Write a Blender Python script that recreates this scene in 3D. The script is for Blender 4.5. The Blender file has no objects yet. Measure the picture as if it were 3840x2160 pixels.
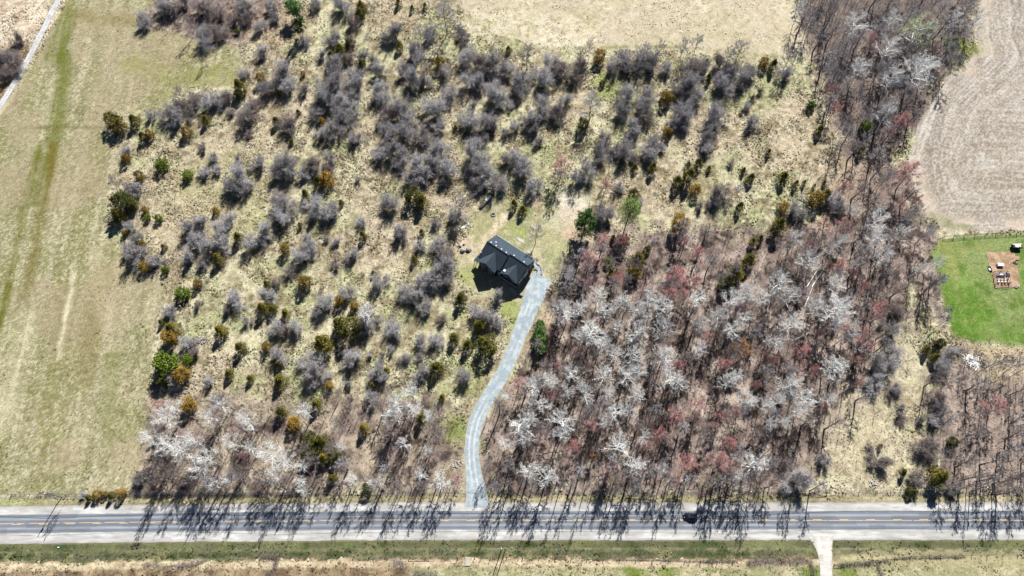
import bpy, math, random
import numpy as np
from mathutils import Vector, Matrix

# ------------------------------------------------------------------ camera, sky, sun, exposure
SC = bpy.context.scene
COL = SC.collection
FOC, TILT, HGT = 2686.0, math.radians(25.3), 255.0          # focal length in source pixels, tilt from straight down, drone height
cam = bpy.data.cameras.new('camera'); camo = bpy.data.objects.new('camera', cam); COL.objects.link(camo)
camo.location = (0, 0, HGT); camo.rotation_euler = (TILT, 0, 0)
cam.sensor_width = 36; cam.lens = FOC / 3840 * 36; cam.clip_start = 1; cam.clip_end = 9000
SC.camera = camo
SUN_AZ, SUN_EL = math.radians(19), math.radians(40)
w = bpy.data.worlds.new('World'); SC.world = w; w.use_nodes = True
nt = w.node_tree; bg = nt.nodes['Background']; sk = nt.nodes.new('ShaderNodeTexSky')
sk.sky_type = 'NISHITA'; sk.sun_disc = False; sk.sun_elevation = SUN_EL; sk.sun_rotation = SUN_AZ; sk.altitude = 300; sk.air_density = 0.45; sk.dust_density = 0.0; sk.ozone_density = 2.5
nt.links.new(sk.outputs[0], bg.inputs[0]); bg.inputs[1].default_value = 0.05
sl = bpy.data.lights.new('sun', 'SUN'); sl.energy = 5.0; sl.angle = math.radians(0.5); sl.color = (1, 0.98, 0.945)
so = bpy.data.objects.new('sun', sl); COL.objects.link(so)
SUNV = Vector((math.sin(SUN_AZ) * math.cos(SUN_EL), math.cos(SUN_AZ) * math.cos(SUN_EL), math.sin(SUN_EL)))
so.rotation_euler = SUNV.to_track_quat('Z', 'Y').to_euler(); so.location = (40, 120, 200)
vs = SC.view_settings; vs.view_transform = 'Standard'; vs.look = 'None'; vs.gamma = 1; vs.use_curve_mapping = False
vs.exposure = 1.2
SC.cycles.max_bounces = 5; SC.cycles.diffuse_bounces = 1; SC.cycles.glossy_bounces = 2; SC.cycles.transparent_max_bounces = 6

# ------------------------------------------------------------------ helpers
S0 = 3840 / 2576
def W(x, y, z=0.0):
    """point of the place (metres) whose height is z, from its position in a 2576-wide view of the photograph"""
    u = (x * S0 - 1920) / FOC; v = (y * S0 - 1080) / FOC
    dy = math.sin(TILT) - v * math.cos(TILT); dz = -math.cos(TILT) - v * math.sin(TILT)
    k = (z - HGT) / dz
    return u * k, dy * k
def PROJ(X, Y, Z=0.0):
    yy = Y; zz = Z - HGT
    dep = yy * math.sin(TILT) - zz * math.cos(TILT)
    up = yy * math.cos(TILT) + zz * math.sin(TILT)
    return (1920 + FOC * X / dep) / S0, (1080 - FOC * up / dep) / S0
def T(c, r, x, y): return 644 * c + x / 4, 362.25 * r + y / 4     # quarter-tile notes -> view position
def lin(r, g, b, k=0.5):
    f = lambda c: ((c / 255 + .055) / 1.055) ** 2.4 if c > 10.3 else c / 255 / 12.92
    return np.array([f(r) * k, f(g) * k, f(b) * k])
def sst(a, b, x):
    t = np.clip((x - a) / (b - a), 0, 1); return t * t * (3 - 2 * t)
def vnoise(x, y, seed):
    rng = np.random.default_rng(seed); n = 256; L = rng.random((n, n)).astype(np.float32)
    xi = np.floor(x).astype(np.int64); yi = np.floor(y).astype(np.int64); fx = x - xi; fy = y - yi
    fx = fx * fx * (3 - 2 * fx); fy = fy * fy * (3 - 2 * fy)
    a = L[xi % n, yi % n]; b = L[(xi + 1) % n, yi % n]; c = L[xi % n, (yi + 1) % n]; d = L[(xi + 1) % n, (yi + 1) % n]
    return a + (b - a) * fx + (c - a) * fy + (a - b - c + d) * fx * fy
def fbm(x, y, s, o=3, seed=1):
    t = 0; a = 1; n = 0
    for i in range(o):
        t = t + a * vnoise(x / s * 2 ** i + 17.3 * i, y / s * 2 ** i + 9.1 * i, seed + i); n += a; a *= .5
    return t / n
def sdpoly(X, Y, P):
    """signed distance in metres, positive inside"""
    d = np.full(X.shape, 1e9); ins = np.zeros(X.shape, bool); n = len(P)
    for i in range(n):
        ax, ay = P[i]; bx, by = P[(i + 1) % n]; ex, ey = bx - ax, by - ay
        t = np.clip(((X - ax) * ex + (Y - ay) * ey) / (ex * ex + ey * ey + 1e-9), 0, 1)
        d = np.minimum(d, (X - ax - t * ex) ** 2 + (Y - ay - t * ey) ** 2)
        if ay != by:
            c = ((ay > Y) != (by > Y)) & (X < (bx - ax) * (Y - ay) / (by - ay) + ax); ins ^= c
    d = np.sqrt(d); return np.where(ins, d, -d)
def dline(X, Y, P):
    d = np.full(X.shape, 1e9)
    for (ax, ay), (bx, by) in zip(P[:-1], P[1:]):
        ex, ey = bx - ax, by - ay
        t = np.clip(((X - ax) * ex + (Y - ay) * ey) / (ex * ex + ey * ey + 1e-9), 0, 1)
        d = np.minimum(d, (X - ax - t * ex) ** 2 + (Y - ay - t * ey) ** 2)
    return np.sqrt(d)
WP = lambda pts, z=0: [W(x, y, z) for x, y in pts]

def np_mesh(name, V, F, mats=None, col=None, smooth=False, mi=None):
    V = np.asarray(V, np.float32).reshape(-1, 3); F = np.asarray(F, np.int32); k = F.shape[1]
    me = bpy.data.meshes.new(name)
    me.vertices.add(len(V)); me.vertices.foreach_set('co', V.ravel())
    me.loops.add(F.size); me.loops.foreach_set('vertex_index', F.ravel())
    me.polygons.add(len(F)); me.polygons.foreach_set('loop_start', np.arange(0, F.size, k, dtype=np.int32))
    me.polygons.foreach_set('loop_total', np.full(len(F), k, np.int32))
    for m in (mats if isinstance(mats, (list, tuple)) else [mats]):
        if m: me.materials.append(m)
    if mi is not None: me.polygons.foreach_set('material_index', np.asarray(mi, np.int32))
    if smooth: me.polygons.foreach_set('use_smooth', np.ones(len(F), bool))
    if col is not None:
        a = me.color_attributes.new('tint', 'FLOAT_COLOR', 'POINT')
        c = np.ones((len(V), 4), np.float32); c[:, :3] = col; a.data.foreach_set('color', c.ravel())
    me.update(calc_edges=True); return me
def link(name, data, parent=None, loc=(0, 0, 0), rz=0, sc=None):
    o = bpy.data.objects.new(name, data); COL.objects.link(o)
    o.location = loc; o.rotation_euler = (0, 0, rz)
    if sc is not None: o.scale = sc
    if parent: o.parent = parent
    return o
def tag(o, label, cat=None, group=None, kind=None):
    if label: o['label'] = label
    if cat: o['category'] = cat
    if group: o['group'] = group
    if kind: o['kind'] = kind
    return o

class MB:
    """collects polygons of any size into one mesh"""
    def __init__(s): s.v = []; s.f = []; s.m = []
    def add(s, v, f, m=0):
        b = len(s.v); s.v += [tuple(map(float, p)) for p in v]; s.f += [tuple(b + i for i in q) for q in f]; s.m += [m] * len(f)
    def box(s, x0, x1, y0, y1, z0, z1, m=0, tap=0):
        t = tap
        s.add([(x0, y0, z0), (x1, y0, z0), (x1, y1, z0), (x0, y1, z0), (x0 + t, y0 + t, z1), (x1 - t, y0 + t, z1), (x1 - t, y1 - t, z1), (x0 + t, y1 - t, z1)],
              [(3, 2, 1, 0), (4, 5, 6, 7), (0, 1, 5, 4), (1, 2, 6, 5), (2, 3, 7, 6), (3, 0, 4, 7)], m)
    def slab(s, P, th=.22, m=0):
        n = len(P); s.add(list(P) + [(x, y, z - th) for x, y, z in P],
              [tuple(range(n)), tuple(range(2 * n - 1, n - 1, -1))] + [((i + 1) % n, i, n + i, n + (i + 1) % n) for i in range(n)], m)
    def tube(s, p0, p1, r0, r1, n=6, m=0, cap=True):
        p0 = Vector(p0); p1 = Vector(p1); d = (p1 - p0).normalized()
        a = d.orthogonal().normalized(); b = d.cross(a)
        R = lambda p, r: [p + (a * math.cos(2 * math.pi * i / n) + b * math.sin(2 * math.pi * i / n)) * r for i in range(n)]
        f = [(i, (i + 1) % n, n + (i + 1) % n, n + i) for i in range(n)]
        if cap: f += [tuple(range(n - 1, -1, -1)), tuple(range(n, 2 * n))]
        s.add(R(p0, r0) + R(p1, r1), f, m)
    def rock(s, c, r, rng, sq=.65, m=0):
        ph = (1 + 5 ** .5) / 2
        V = [(-1, ph, 0), (1, ph, 0), (-1, -ph, 0), (1, -ph, 0), (0, -1, ph), (0, 1, ph), (0, -1, -ph), (0, 1, -ph), (ph, 0, -1), (ph, 0, 1), (-ph, 0, -1), (-ph, 0, 1)]
        F = [(0, 11, 5), (0, 5, 1), (0, 1, 7), (0, 7, 10), (0, 10, 11), (1, 5, 9), (5, 11, 4), (11, 10, 2), (10, 7, 6), (7, 1, 8), (3, 9, 4), (3, 4, 2), (3, 2, 6), (3, 6, 8), (3, 8, 9), (4, 9, 5), (2, 4, 11), (6, 2, 10), (8, 6, 7), (9, 8, 1)]
        a = rng.uniform(0, 6.28); sx = rng.uniform(.75, 1.3); ca, sa = math.cos(a), math.sin(a); out = []
        for x, y, z in V:
            k = r / 1.9 * rng.uniform(.78, 1.18); x *= sx
            out.append((c[0] + (x * ca - y * sa) * k, c[1] + (x * sa + y * ca) * k, c[2] + z * k * sq))
        s.add(out, F, m)
    def mesh(s, name, mats):
        me = bpy.data.meshes.new(name); me.from_pydata(s.v, [], s.f)
        for m in (mats if isinstance(mats, (list, tuple)) else [mats]): me.materials.append(m)
        me.polygons.foreach_set('material_index', s.m); me.update(); return me
    def build(s, name, mats, parent=None, **k): return link(name, s.mesh(name, mats), parent, **k)

# ------------------------------------------------------------------ materials
def nodes(name):
    m = bpy.data.materials.new(name); m.use_nodes = True; t = m.node_tree; b = t.nodes['Principled BSDF']
    return m, t, b
def N(t, typ, **k):
    n = t.nodes.new(typ)
    for a, v in k.items(): setattr(n, a, v)
    return n
def mat_plain(name, c, rough=.85, var=.25, scale=1.5, spec=.2, bump=0.0, metal=0, rnd=0.0):
    m, t, b = nodes(name); b.inputs['Roughness'].default_value = rough; b.inputs['Specular IOR Level'].default_value = spec; b.inputs['Metallic'].default_value = metal
    tc = N(t, 'ShaderNodeTexCoord'); no = N(t, 'ShaderNodeTexNoise'); no.inputs['Scale'].default_value = scale; no.inputs['Detail'].default_value = 4
    t.links.new(tc.outputs['Object'], no.inputs['Vector'])
    mr = N(t, 'ShaderNodeMapRange'); mr.inputs[1].default_value = .25; mr.inputs[2].default_value = .75
    mr.inputs[3].default_value = 1 - var; mr.inputs[4].default_value = 1 + var; t.links.new(no.outputs[0], mr.inputs[0])
    mx = N(t, 'ShaderNodeMix', data_type='RGBA', blend_type='MULTIPLY'); mx.inputs[0].default_value = 1
    mx.inputs[6].default_value = (*c, 1); t.links.new(mr.outputs[0], mx.inputs[7])
    last = mx.outputs[2]
    if rnd:
        oi = N(t, 'ShaderNodeObjectInfo'); r2 = N(t, 'ShaderNodeMapRange'); r2.inputs[3].default_value = 1 - rnd; r2.inputs[4].default_value = 1 + rnd
        t.links.new(oi.outputs['Random'], r2.inputs[0]); m2 = N(t, 'ShaderNodeMix', data_type='RGBA', blend_type='MULTIPLY'); m2.inputs[0].default_value = 1
        t.links.new(last, m2.inputs[6]); t.links.new(r2.outputs[0], m2.inputs[7]); last = m2.outputs[2]
    t.links.new(last, b.inputs['Base Color'])
    if bump:
        bp = N(t, 'ShaderNodeBump'); bp.inputs['Strength'].default_value = bump; bp.inputs['Distance'].default_value = .1
        t.links.new(no.outputs[0], bp.inputs['Height']); t.links.new(bp.outputs[0], b.inputs['Normal'])
    return m
def mat_two(name, c1, c2, rough=.9, scale=2.0, var=.3):
    """colour between c1 and c2 by individual, broken up by noise"""
    m, t, b = nodes(name); b.inputs['Roughness'].default_value = rough; b.inputs['Specular IOR Level'].default_value = .1
    oi = N(t, 'ShaderNodeObjectInfo'); tc = N(t, 'ShaderNodeTexCoord'); no = N(t, 'ShaderNodeTexNoise'); no.inputs['Scale'].default_value = scale; no.inputs['Detail'].default_value = 3
    t.links.new(tc.outputs['Object'], no.inputs['Vector'])
    ad = N(t, 'ShaderNodeMath', operation='MULTIPLY_ADD'); ad.inputs[1].default_value = 1.6; t.links.new(no.outputs[0], ad.inputs[0])
    sb = N(t, 'ShaderNodeMath', operation='SUBTRACT'); sb.inputs[1].default_value = .8; t.links.new(oi.outputs['Random'], sb.inputs[0]); t.links.new(sb.outputs[0], ad.inputs[2])
    ad.use_clamp = True
    mx = N(t, 'ShaderNodeMix', data_type='RGBA'); mx.inputs[6].default_value = (*c1, 1); mx.inputs[7].default_value = (*c2, 1)
    t.links.new(ad.outputs[0], mx.inputs[0]); t.links.new(mx.outputs[2], b.inputs['Base Color'])
    return m
def mat_ground(name, sc=1.2, con=.35, bump=.4, stretch=None, rough=.95):
    m, t, b = nodes(name); b.inputs['Roughness'].default_value = rough; b.inputs['Specular IOR Level'].default_value = .05
    at = N(t, 'ShaderNodeAttribute', attribute_name='tint'); tc = N(t, 'ShaderNodeTexCoord')
    mp = N(t, 'ShaderNodeMapping'); t.links.new(tc.outputs['Object'], mp.inputs[0])
    if stretch: mp.inputs['Rotation'].default_value = (0, 0, stretch[0]); mp.inputs['Scale'].default_value = (stretch[1], 1, 1)
    facs = []
    for s, c in ((sc, con), (sc * .23, con * .6)):
        no = N(t, 'ShaderNodeTexNoise'); no.inputs['Scale'].default_value = s; no.inputs['Detail'].default_value = 5; no.inputs['Roughness'].default_value = .7
        t.links.new(mp.outputs[0], no.inputs['Vector'])
        mr = N(t, 'ShaderNodeMapRange'); mr.inputs[1].default_value = .3; mr.inputs[2].default_value = .7; mr.inputs[3].default_value = 1 - c; mr.inputs[4].default_value = 1 + c
        t.links.new(no.outputs[0], mr.inputs[0]); facs.append((mr, no))
    last = at.outputs['Color']
    for mr, no in facs:
        mx = N(t, 'ShaderNodeMix', data_type='RGBA', blend_type='MULTIPLY'); mx.inputs[0].default_value = 1
        t.links.new(last, mx.inputs[6]); t.links.new(mr.outputs[0], mx.inputs[7]); last = mx.outputs[2]
    t.links.new(last, b.inputs['Base Color'])
    if bump:
        bp = N(t, 'ShaderNodeBump'); bp.inputs['Strength'].default_value = bump; bp.inputs['Distance'].default_value = .25
        t.links.new(facs[0][1].outputs[0], bp.inputs['Height']); t.links.new(bp.outputs[0], b.inputs['Normal'])
    return m
def mat_tint(name, rough=.95):
    m, t, b = nodes(name); b.inputs['Roughness'].default_value = rough; b.inputs['Specular IOR Level'].default_value = .05
    at = N(t, 'ShaderNodeAttribute', attribute_name='tint'); tc = N(t, 'ShaderNodeTexCoord'); no = N(t, 'ShaderNodeTexNoise'); no.inputs['Scale'].default_value = 3
    t.links.new(tc.outputs['Object'], no.inputs['Vector'])
    mr = N(t, 'ShaderNodeMapRange'); mr.inputs[3].default_value = .6; mr.inputs[4].default_value = 1.4; t.links.new(no.outputs[0], mr.inputs[0])
    mx = N(t, 'ShaderNodeMix', data_type='RGBA', blend_type='MULTIPLY'); mx.inputs[0].default_value = 1
    t.links.new(at.outputs['Color'], mx.inputs[6]); t.links.new(mr.outputs[0], mx.inputs[7]); t.links.new(mx.outputs[2], b.inputs['Base Color'])
    return m
M = {
 'meadow': mat_ground('dry_meadow', 1.6, .42, .7), 'hay': mat_ground('mown_hay', 2.0, .38, .6), 'pale': mat_ground('stubble', 1.3, .3, .4),
 'till': mat_ground('tilled_soil', 1.1, .16, .3), 'lawn': mat_ground('lawn_grass', 1.8, .45, .7), 'litter': mat_ground('leaf_litter', 1.4, .4, .6),
 'gravel': mat_ground('gravel', 1.2, .16, .25, (0, .25)), 'drive': mat_ground('driveway_gravel', 1.3, .2, .3), 'asph': mat_ground('asphalt', .9, .14, .1, (0, .12), .85),
 'tuft': mat_tint('dry_grass_blades'), 'paint': mat_plain('road_paint', (.56, .4, .17), .7, .3, 2), 
 'white_bark': mat_plain('pale_bark', (.8, .79, .75), .9, .25, .8, rnd=.22), 'white_twig': mat_plain('pale_twigs', (.68, .67, .63), .9, .3, .6, rnd=.2),
 'grey_bark': mat_plain('grey_bark', (.15, .13, .12), .9, .3, .8, rnd=.25), 'grey_twig': mat_two('grey_twigs', (.25, .235, .24), (.42, .41, .42), .9, .4),
 'dark_twig': mat_two('brown_twigs', (.2, .165, .155), (.3, .255, .24), .9, .4),
 'shrub_twig': mat_two('shrub_twigs', (.26, .24, .235), (.46, .44, .435), .9, .5), 'red_twig': mat_plain('maple_twigs', (.33, .24, .23), .9, .3, .6, rnd=.2),
 'bud': mat_two('red_buds', (.5, .15, .14), (.56, .28, .25), .8, .5), 'gold': mat_two('golden_leaves', (.42, .22, .06), (.38, .2, .08), .8, .5),
 'lime': mat_two('pale_green_buds', (.26, .3, .1), (.3, .33, .14), .8, .5),
 'cedar': mat_two('cedar_foliage', (.075, .078, .016), (.2, .165, .03), .9, .9), 'rust': mat_two('rusty_cedar_foliage', (.13, .1, .02), (.32, .19, .035), .9, .9),
 'dark': mat_two('dark_conifer_foliage', (.04, .05, .014), (.11, .105, .022), .9, .9), 'green': mat_two('bright_green_foliage', (.045, .085, .012), (.15, .2, .022), .8, .9),
 'pine': mat_two('pine_needles', (.03, .085, .02), (.085, .17, .035), .8, .6), 'lightgreen': mat_two('young_leaves', (.12, .19, .04), (.19, .26, .07), .8, .6),
 'trunk': mat_plain('bark', (.08, .065, .055), .9, .3, 1),
 'roof': mat_plain('roof_shingles', (.042, .056, .07), .9, .3, 2.2, .03, .2), 'wall': mat_plain('dark_siding', (.06, .05, .045), .7, .15, 1), 'trim': mat_plain('white_trim', (.6, .6, .58), .6, .08, 2),
 'glass': mat_plain('window_glass', (.03, .04, .05), .08, .1, 1, .6), 'vent': mat_plain('metal_vent', (.5, .5, .5), .5, .1, 3, .4),
 'carpaint': mat_plain('black_car_paint', (.008, .009, .012), .12, .1, 1, .6), 'rubber': mat_plain('rubber', (.012, .012, .012), .8, .1, 3), 'chrome': mat_plain('wheel_rim', (.4, .4, .42), .35, .1, 3, .5, 0, .8),
 'lamp': mat_plain('headlamp_glass', (.6, .6, .58), .15, .1, 2, .6), 'tail': mat_plain('tail_lamp', (.25, .01, .01), .2, .1, 2, .5),
 'wood': mat_plain('weathered_wood', (.2, .17, .14), .9, .3, 2), 'post': mat_plain('fence_post_wood', (.11, .095, .08), .9, .3, 2, rnd=.3), 'wire': mat_plain('wire', (.08, .08, .08), .6, .1, 2),
 'stone': mat_plain('field_stone', (.27, .25, .23), .9, .3, 1.5, rnd=.2), 'soil': mat_ground('garden_soil', 1.2, .3, .5), 'teal': mat_plain('teal_plastic', (.05, .35, .3), .5, .1, 2),
 'white': mat_plain('white_plastic', (.75, .75, .75), .5, .06, 2), 'blue': mat_plain('blue_cloth', (.05, .15, .45), .8, .2, 2), 'black': mat_plain('black_rubber_sheet', (.012, .012, .014), .7, .15, 2),
 'concrete': mat_plain('pale_concrete', (.32, .3, .24), .9, .1, 2), 'log': mat_plain('cut_logs', (.3, .24, .18), .9, .3, 2, rnd=.25), 'litterblue': mat_plain('litter', (.4, .6, .75), .6, .1, 2),
}

# ------------------------------------------------------------------ ground: one grid, split into the pieces of land
CELL = 0.6
gx = np.arange(-282, 282 + CELL, CELL); gy = np.arange(-4, 300 + CELL, CELL)
GX, GY = np.meshgrid(gx, gy)                                        # shape (ny, nx)
GX = GX.astype(np.float64); GY = GY.astype(np.float64)
P_HAY = [(-160, 560), (-60, 380), (0, 275), (42, 228), (92, 150), (158, 25), (175, -40), (420, -40), (398, 0), (340, 37), (350, 70), (437, 82), (500, 112), (595, 117), (605, 162), (595, 210),
         (480, 222), (437, 246), (410, 275), (325, 282), (262, 290), (258, 362), (295, 380), (299, 424), (270, 442), (268, 487), (262, 562), (282, 602), (299, 662), (350, 690), (400, 712),
         (409, 749), (389, 812), (384, 874), (375, 949), (360, 1016), (366, 1048), (345, 1111), (355, 1150), (332, 1200), (312, 1236), (0, 1240), (-160, 1242)]
P_PALE = [(1150, -60), (1165, 30), (1180, 80), (1230, 88), (1290, 95), (1370, 128), (1500, 128), (1700, 124), (1900, 146), (2030, 166), (2040, 150), (2010, 60), (1990, -60)]
P_TILL = [(2470, -60), (2462, 30), (2450, 90), (2470, 120), (2420, 170), (2380, 200), (2340, 265), (2305, 335), (2288, 400), (2300, 470), (2330, 540), (2380, 575), (2480, 580), (2800, 580), (2800, -60)]
P_LAWN = [(2345, 640), (2366, 604), (2440, 594), (2576, 588), (2800, 586), (2800, 880), (2560, 872), (2500, 858), (2440, 858), (2402, 850), (2388, 800), (2372, 740)]
P_YARD = [(1232, 492), (1215, 515), (1195, 560), (1165, 600), (1148, 640), (1152, 690), (1185, 728), (1235, 755), (1262, 785), (1300, 800), (1320, 760), (1345, 690), (1400, 680), (1425, 650), (1425, 610), (1455, 560), (1490, 500),
          (1470, 460), (1440, 450), (1405, 490), (1380, 545), (1330, 560), (1290, 510)]
P_W1 = [(1388, 745), (1400, 660), (1470, 610), (1560, 600), (1700, 560), (1880, 590), (2000, 560), (2080, 560), (2110, 470), (2200, 400), (2300, 420), (2330, 560), (2360, 600), (2385, 700), (2370, 800), (2300, 740), (2270, 820), (2230, 960),
        (2150, 1050), (2080, 1110), (2035, 1180), (2060, 1243), (1238, 1243), (1228, 1180), (1218, 1090), (1262, 1000), (1305, 930), (1345, 850), (1372, 800)]
P_W2 = [(2000, -60), (2450, -60), (2452, 90), (2405, 160), (2352, 220), (2322, 310), (2255, 365), (2200, 400), (2140, 380), (2100, 300), (2080, 230), (2040, 150), (2010, 60)]
P_W3 = [(2352, 940), (2440, 885), (2576, 905), (2800, 900), (2800, 1246), (2390, 1246), (2352, 1100)]
P_W4 = [(380, 1012), (560, 1000), (700, 1030), (1000, 990), (1080, 1010), (1165, 1085), (1160, 1240), (345, 1240), (360, 1130)]
P_W5 = [(340, 40), (420, -40), (740, -40), (700, 60), (600, 112), (500, 106), (437, 78), (352, 66)]
ROADC = [(-320, 1325.5), (0, 1318.5), (320, 1314.6), (640, 1311.3), (1000, 1308.6), (1600, 1308.6), (2280, 1308.2), (2576, 1308.4), (2900, 1309)]
DRIVE = [(1200, 1274, 62), (1201, 1255, 56), (1197, 1225, 46), (1189, 1180, 38), (1185, 1130, 36), (1191, 1080, 37), (1208, 1032, 38), (1238, 985, 38), (1268, 935, 36), (1291, 885, 35), (1310, 835, 38), (1328, 785, 44), (1340, 755, 50), (1352, 727, 58), (1363, 703, 46)]
TRACK = [(168, -40, 15), (135, 22, 15), (92, 108, 15), (58, 172, 15), (22, 232, 15), (-14, 288, 15), (-60, 360, 15)]
LANE = [(2066, 1350, 62), (2071, 1362, 46), (2074, 1378, 33), (2077, 1400, 31), (2078, 1430, 30), (2079, 1475, 30)]
roadw = WP(ROADC); drivew = WP([p[:2] for p in DRIVE]); trackw = WP([p[:2] for p in TRACK]); lanew = WP([p[:2] for p in LANE])

n1 = fbm(GX, GY, 9, 4, 11); n2 = fbm(GX, GY, 2.6, 3, 21); n3 = fbm(GX, GY, 28, 3, 31); n4 = fbm(GX, GY, 5, 3, 41); nj = fbm(GX, GY, 3.2, 3, 51) - .5; nw = fbm(GX, GY, 1.3, 2, 61)
C = np.zeros(GX.shape + (3,)); RID = np.zeros(GX.shape, int)
def mixc(m, c):
    global C
    C = C * (1 - m[..., None]) + np.asarray(c) * m[..., None]
def noisy(m, nn, lo, hi): return m * sst(lo, hi, nn)
# meadow: straw, greener and tanned patches
C[:] = lin(218, 210, 174)
mixc(sst(.42, .62, n1), lin(188, 188, 142)); mixc(.8 * sst(.5, .68, n3), lin(206, 188, 162)); mixc(.8 * sst(.48, .66, n4), lin(164, 150, 118)); mixc(.8 * sst(.55, .8, n2), lin(128, 114, 90)); mixc(.6 * sst(.58, .8, nw), lin(240, 230, 196))
zones = {}
def zone(P, rid, jit=2.2, soft=1.0, z=0):
    s = sdpoly(GX, GY, WP(P, z)) + nj * 2 * jit
    RID[s > 0] = rid; return s, sst(-soft, soft, s)
# leaf litter under the woods
for P, rid in ((P_W1, 6), (P_W2, 6), (P_W3, 6), (P_W4, 6), (P_W5, 6)):
    s, m = zone(P, rid, 9, 6)
    mixc(m, lin(158, 140, 130)); mixc(noisy(m, n1, .4, .65), lin(132, 116, 108)); mixc(noisy(m, n4, .5, .75), lin(200, 182, 166)); mixc(noisy(m, n2, .52, .75), lin(88, 76, 70))
mixc(sst(-6, 8, sdpoly(GX, GY, WP(P_W3))) * .6, lin(186, 168, 154)); mixc(sst(-8, 8, sdpoly(GX, GY, WP(P_W4)) + nj * 14) * .5 * sst(.35, .6, n4), lin(198, 182, 154))
m_ = sst(-4, 6, sdpoly(GX, GY, WP(P_W2)) + nj * 8); mixc(.8 * m_, lin(118, 108, 104)); mixc(.8 * noisy(m_, n4, .5, .7), lin(150, 134, 124))
# left hay field
s, m = zone(P_HAY, 1, 1.6, 1.2)
a = W(140, 300); b_ = W(40, 760); dv = np.array([b_[0] - a[0], b_[1] - a[1]]); dv /= np.hypot(*dv)
U = GX * dv[0] + GY * dv[1]; Vv = -GX * dv[1] + GY * dv[0]
st1 = fbm(Vv / 1.0, U / 22, 1.9, 3, 71); st2 = fbm(Vv, U / 9, 7, 3, 75)
hc = lin(178, 172, 132)
px0, py0 = PROJ(GX, GY); mixc(m, hc); mixc(noisy(m, n1, .36, .6), lin(158, 157, 108)); mixc(.55 * noisy(m, st1, .46, .7), lin(220, 210, 178)); mixc(.6 * noisy(m, 1 - st1, .5, .72), lin(140, 136, 92)); mixc(.6 * noisy(m, n4, .48, .7), lin(204, 194, 156)); mixc(.5 * m * (1 - sst(60, 260, px0)) * sst(.35, .6, n3), lin(150, 152, 98)); mixc(.7 * noisy(m, st2, .5, .7), lin(156, 152, 100))
rw = np.random.default_rng(3).random(GX.shape); mixc(.45 * noisy(m, rw, .55, .9), lin(112, 106, 76)); mixc(.45 * noisy(m, 1 - rw, .55, .9), lin(236, 226, 198)); mixc(.5 * noisy(m, nw, .5, .75), lin(136, 126, 92)); mixc(.5 * noisy(m, n3, .5, .62), lin(184, 168, 138))
def strip(P, w0, c, k=1.0, zm=None, sf=1.2):
    d = dline(GX, GY, WP(P)) + nj * 2.2; mk = k * (1 - sst(w0 * .5 - .6, w0 * .5 + sf + .6, d)) * (.45 + .65 * sst(.38, .6, st1))
    mixc(mk * (m if zm is None else zm), c)
strip([(168, 25), (164, 60), (150, 110), (138, 142)], 6.5, lin(112, 124, 48), .75, sf=3)
strip([(160, 140), (163, 190), (150, 262), (140, 330), (118, 420), (100, 500)], 4.0, lin(110, 118, 40), .7, sf=3)
strip([(166, 30), (250, 50), (330, 52)], 3.5, lin(140, 125, 66), .5, sf=3)
strip([(100, 370), (70, 480), (48, 580), (24, 700), (6, 780), (-20, 860)], 1.6, lin(112, 116, 42), .9, sf=1.4)
strip([(135, 365), (118, 480), (100, 570), (78, 680), (60, 740)], 2.4, lin(124, 112, 52), .85, sf=1.6)
strip([(255, 690), (240, 780), (222, 870), (215, 950)], 4, lin(140, 128, 84), .45, sf=4)
strip([(175, 720), (160, 820), (140, 930), (110, 1040)], 3, lin(140, 132, 84), .5, sf=3)
strip([(290, 900), (270, 1010), (290, 1080)], 5, lin(132, 134, 80), .5, sf=4)
strip([(60, 800), (30, 930), (10, 1080)], 4, lin(232, 222, 186), .6, sf=3); strip([(190, 690), (165, 800), (150, 900)], .8, lin(236, 226, 192), .8)
strip([(240, 640), (250, 740), (290, 860)], 3, lin(214, 200, 166), .3, sf=4); strip([(80, 321), (250, 320)], .6, lin(120, 112, 60), .6)
strip([(330, 160), (420, 190), (560, 190)], 6, lin(160, 160, 96), .6, sf=5); strip([(380, 250), (480, 200), (590, 150)], 2, lin(150, 150, 92), .6, sf=3)
# pale field beyond the hedgerow
s, m = zone(P_PALE, 2, 1.4, 1.4)
mixc(m, lin(228, 216, 186)); mixc(noisy(m, n1, .42, .62), lin(214, 206, 166)); mixc(.7 * noisy(m, nw, .5, .75), lin(172, 154, 128)); mixc(.6 * noisy(m, n2, .55, .75), lin(240, 232, 206)); mixc(.5 * noisy(m, n3, .48, .6), lin(206, 190, 164))
strip([(1180, 40), (1215, 72), (1262, 98), (1330, 124), (1420, 121), (1560, 119), (1640, 117), (1760, 124), (1900, 139), (2020, 152)], .8, lin(150, 152, 98), .8)
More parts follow.
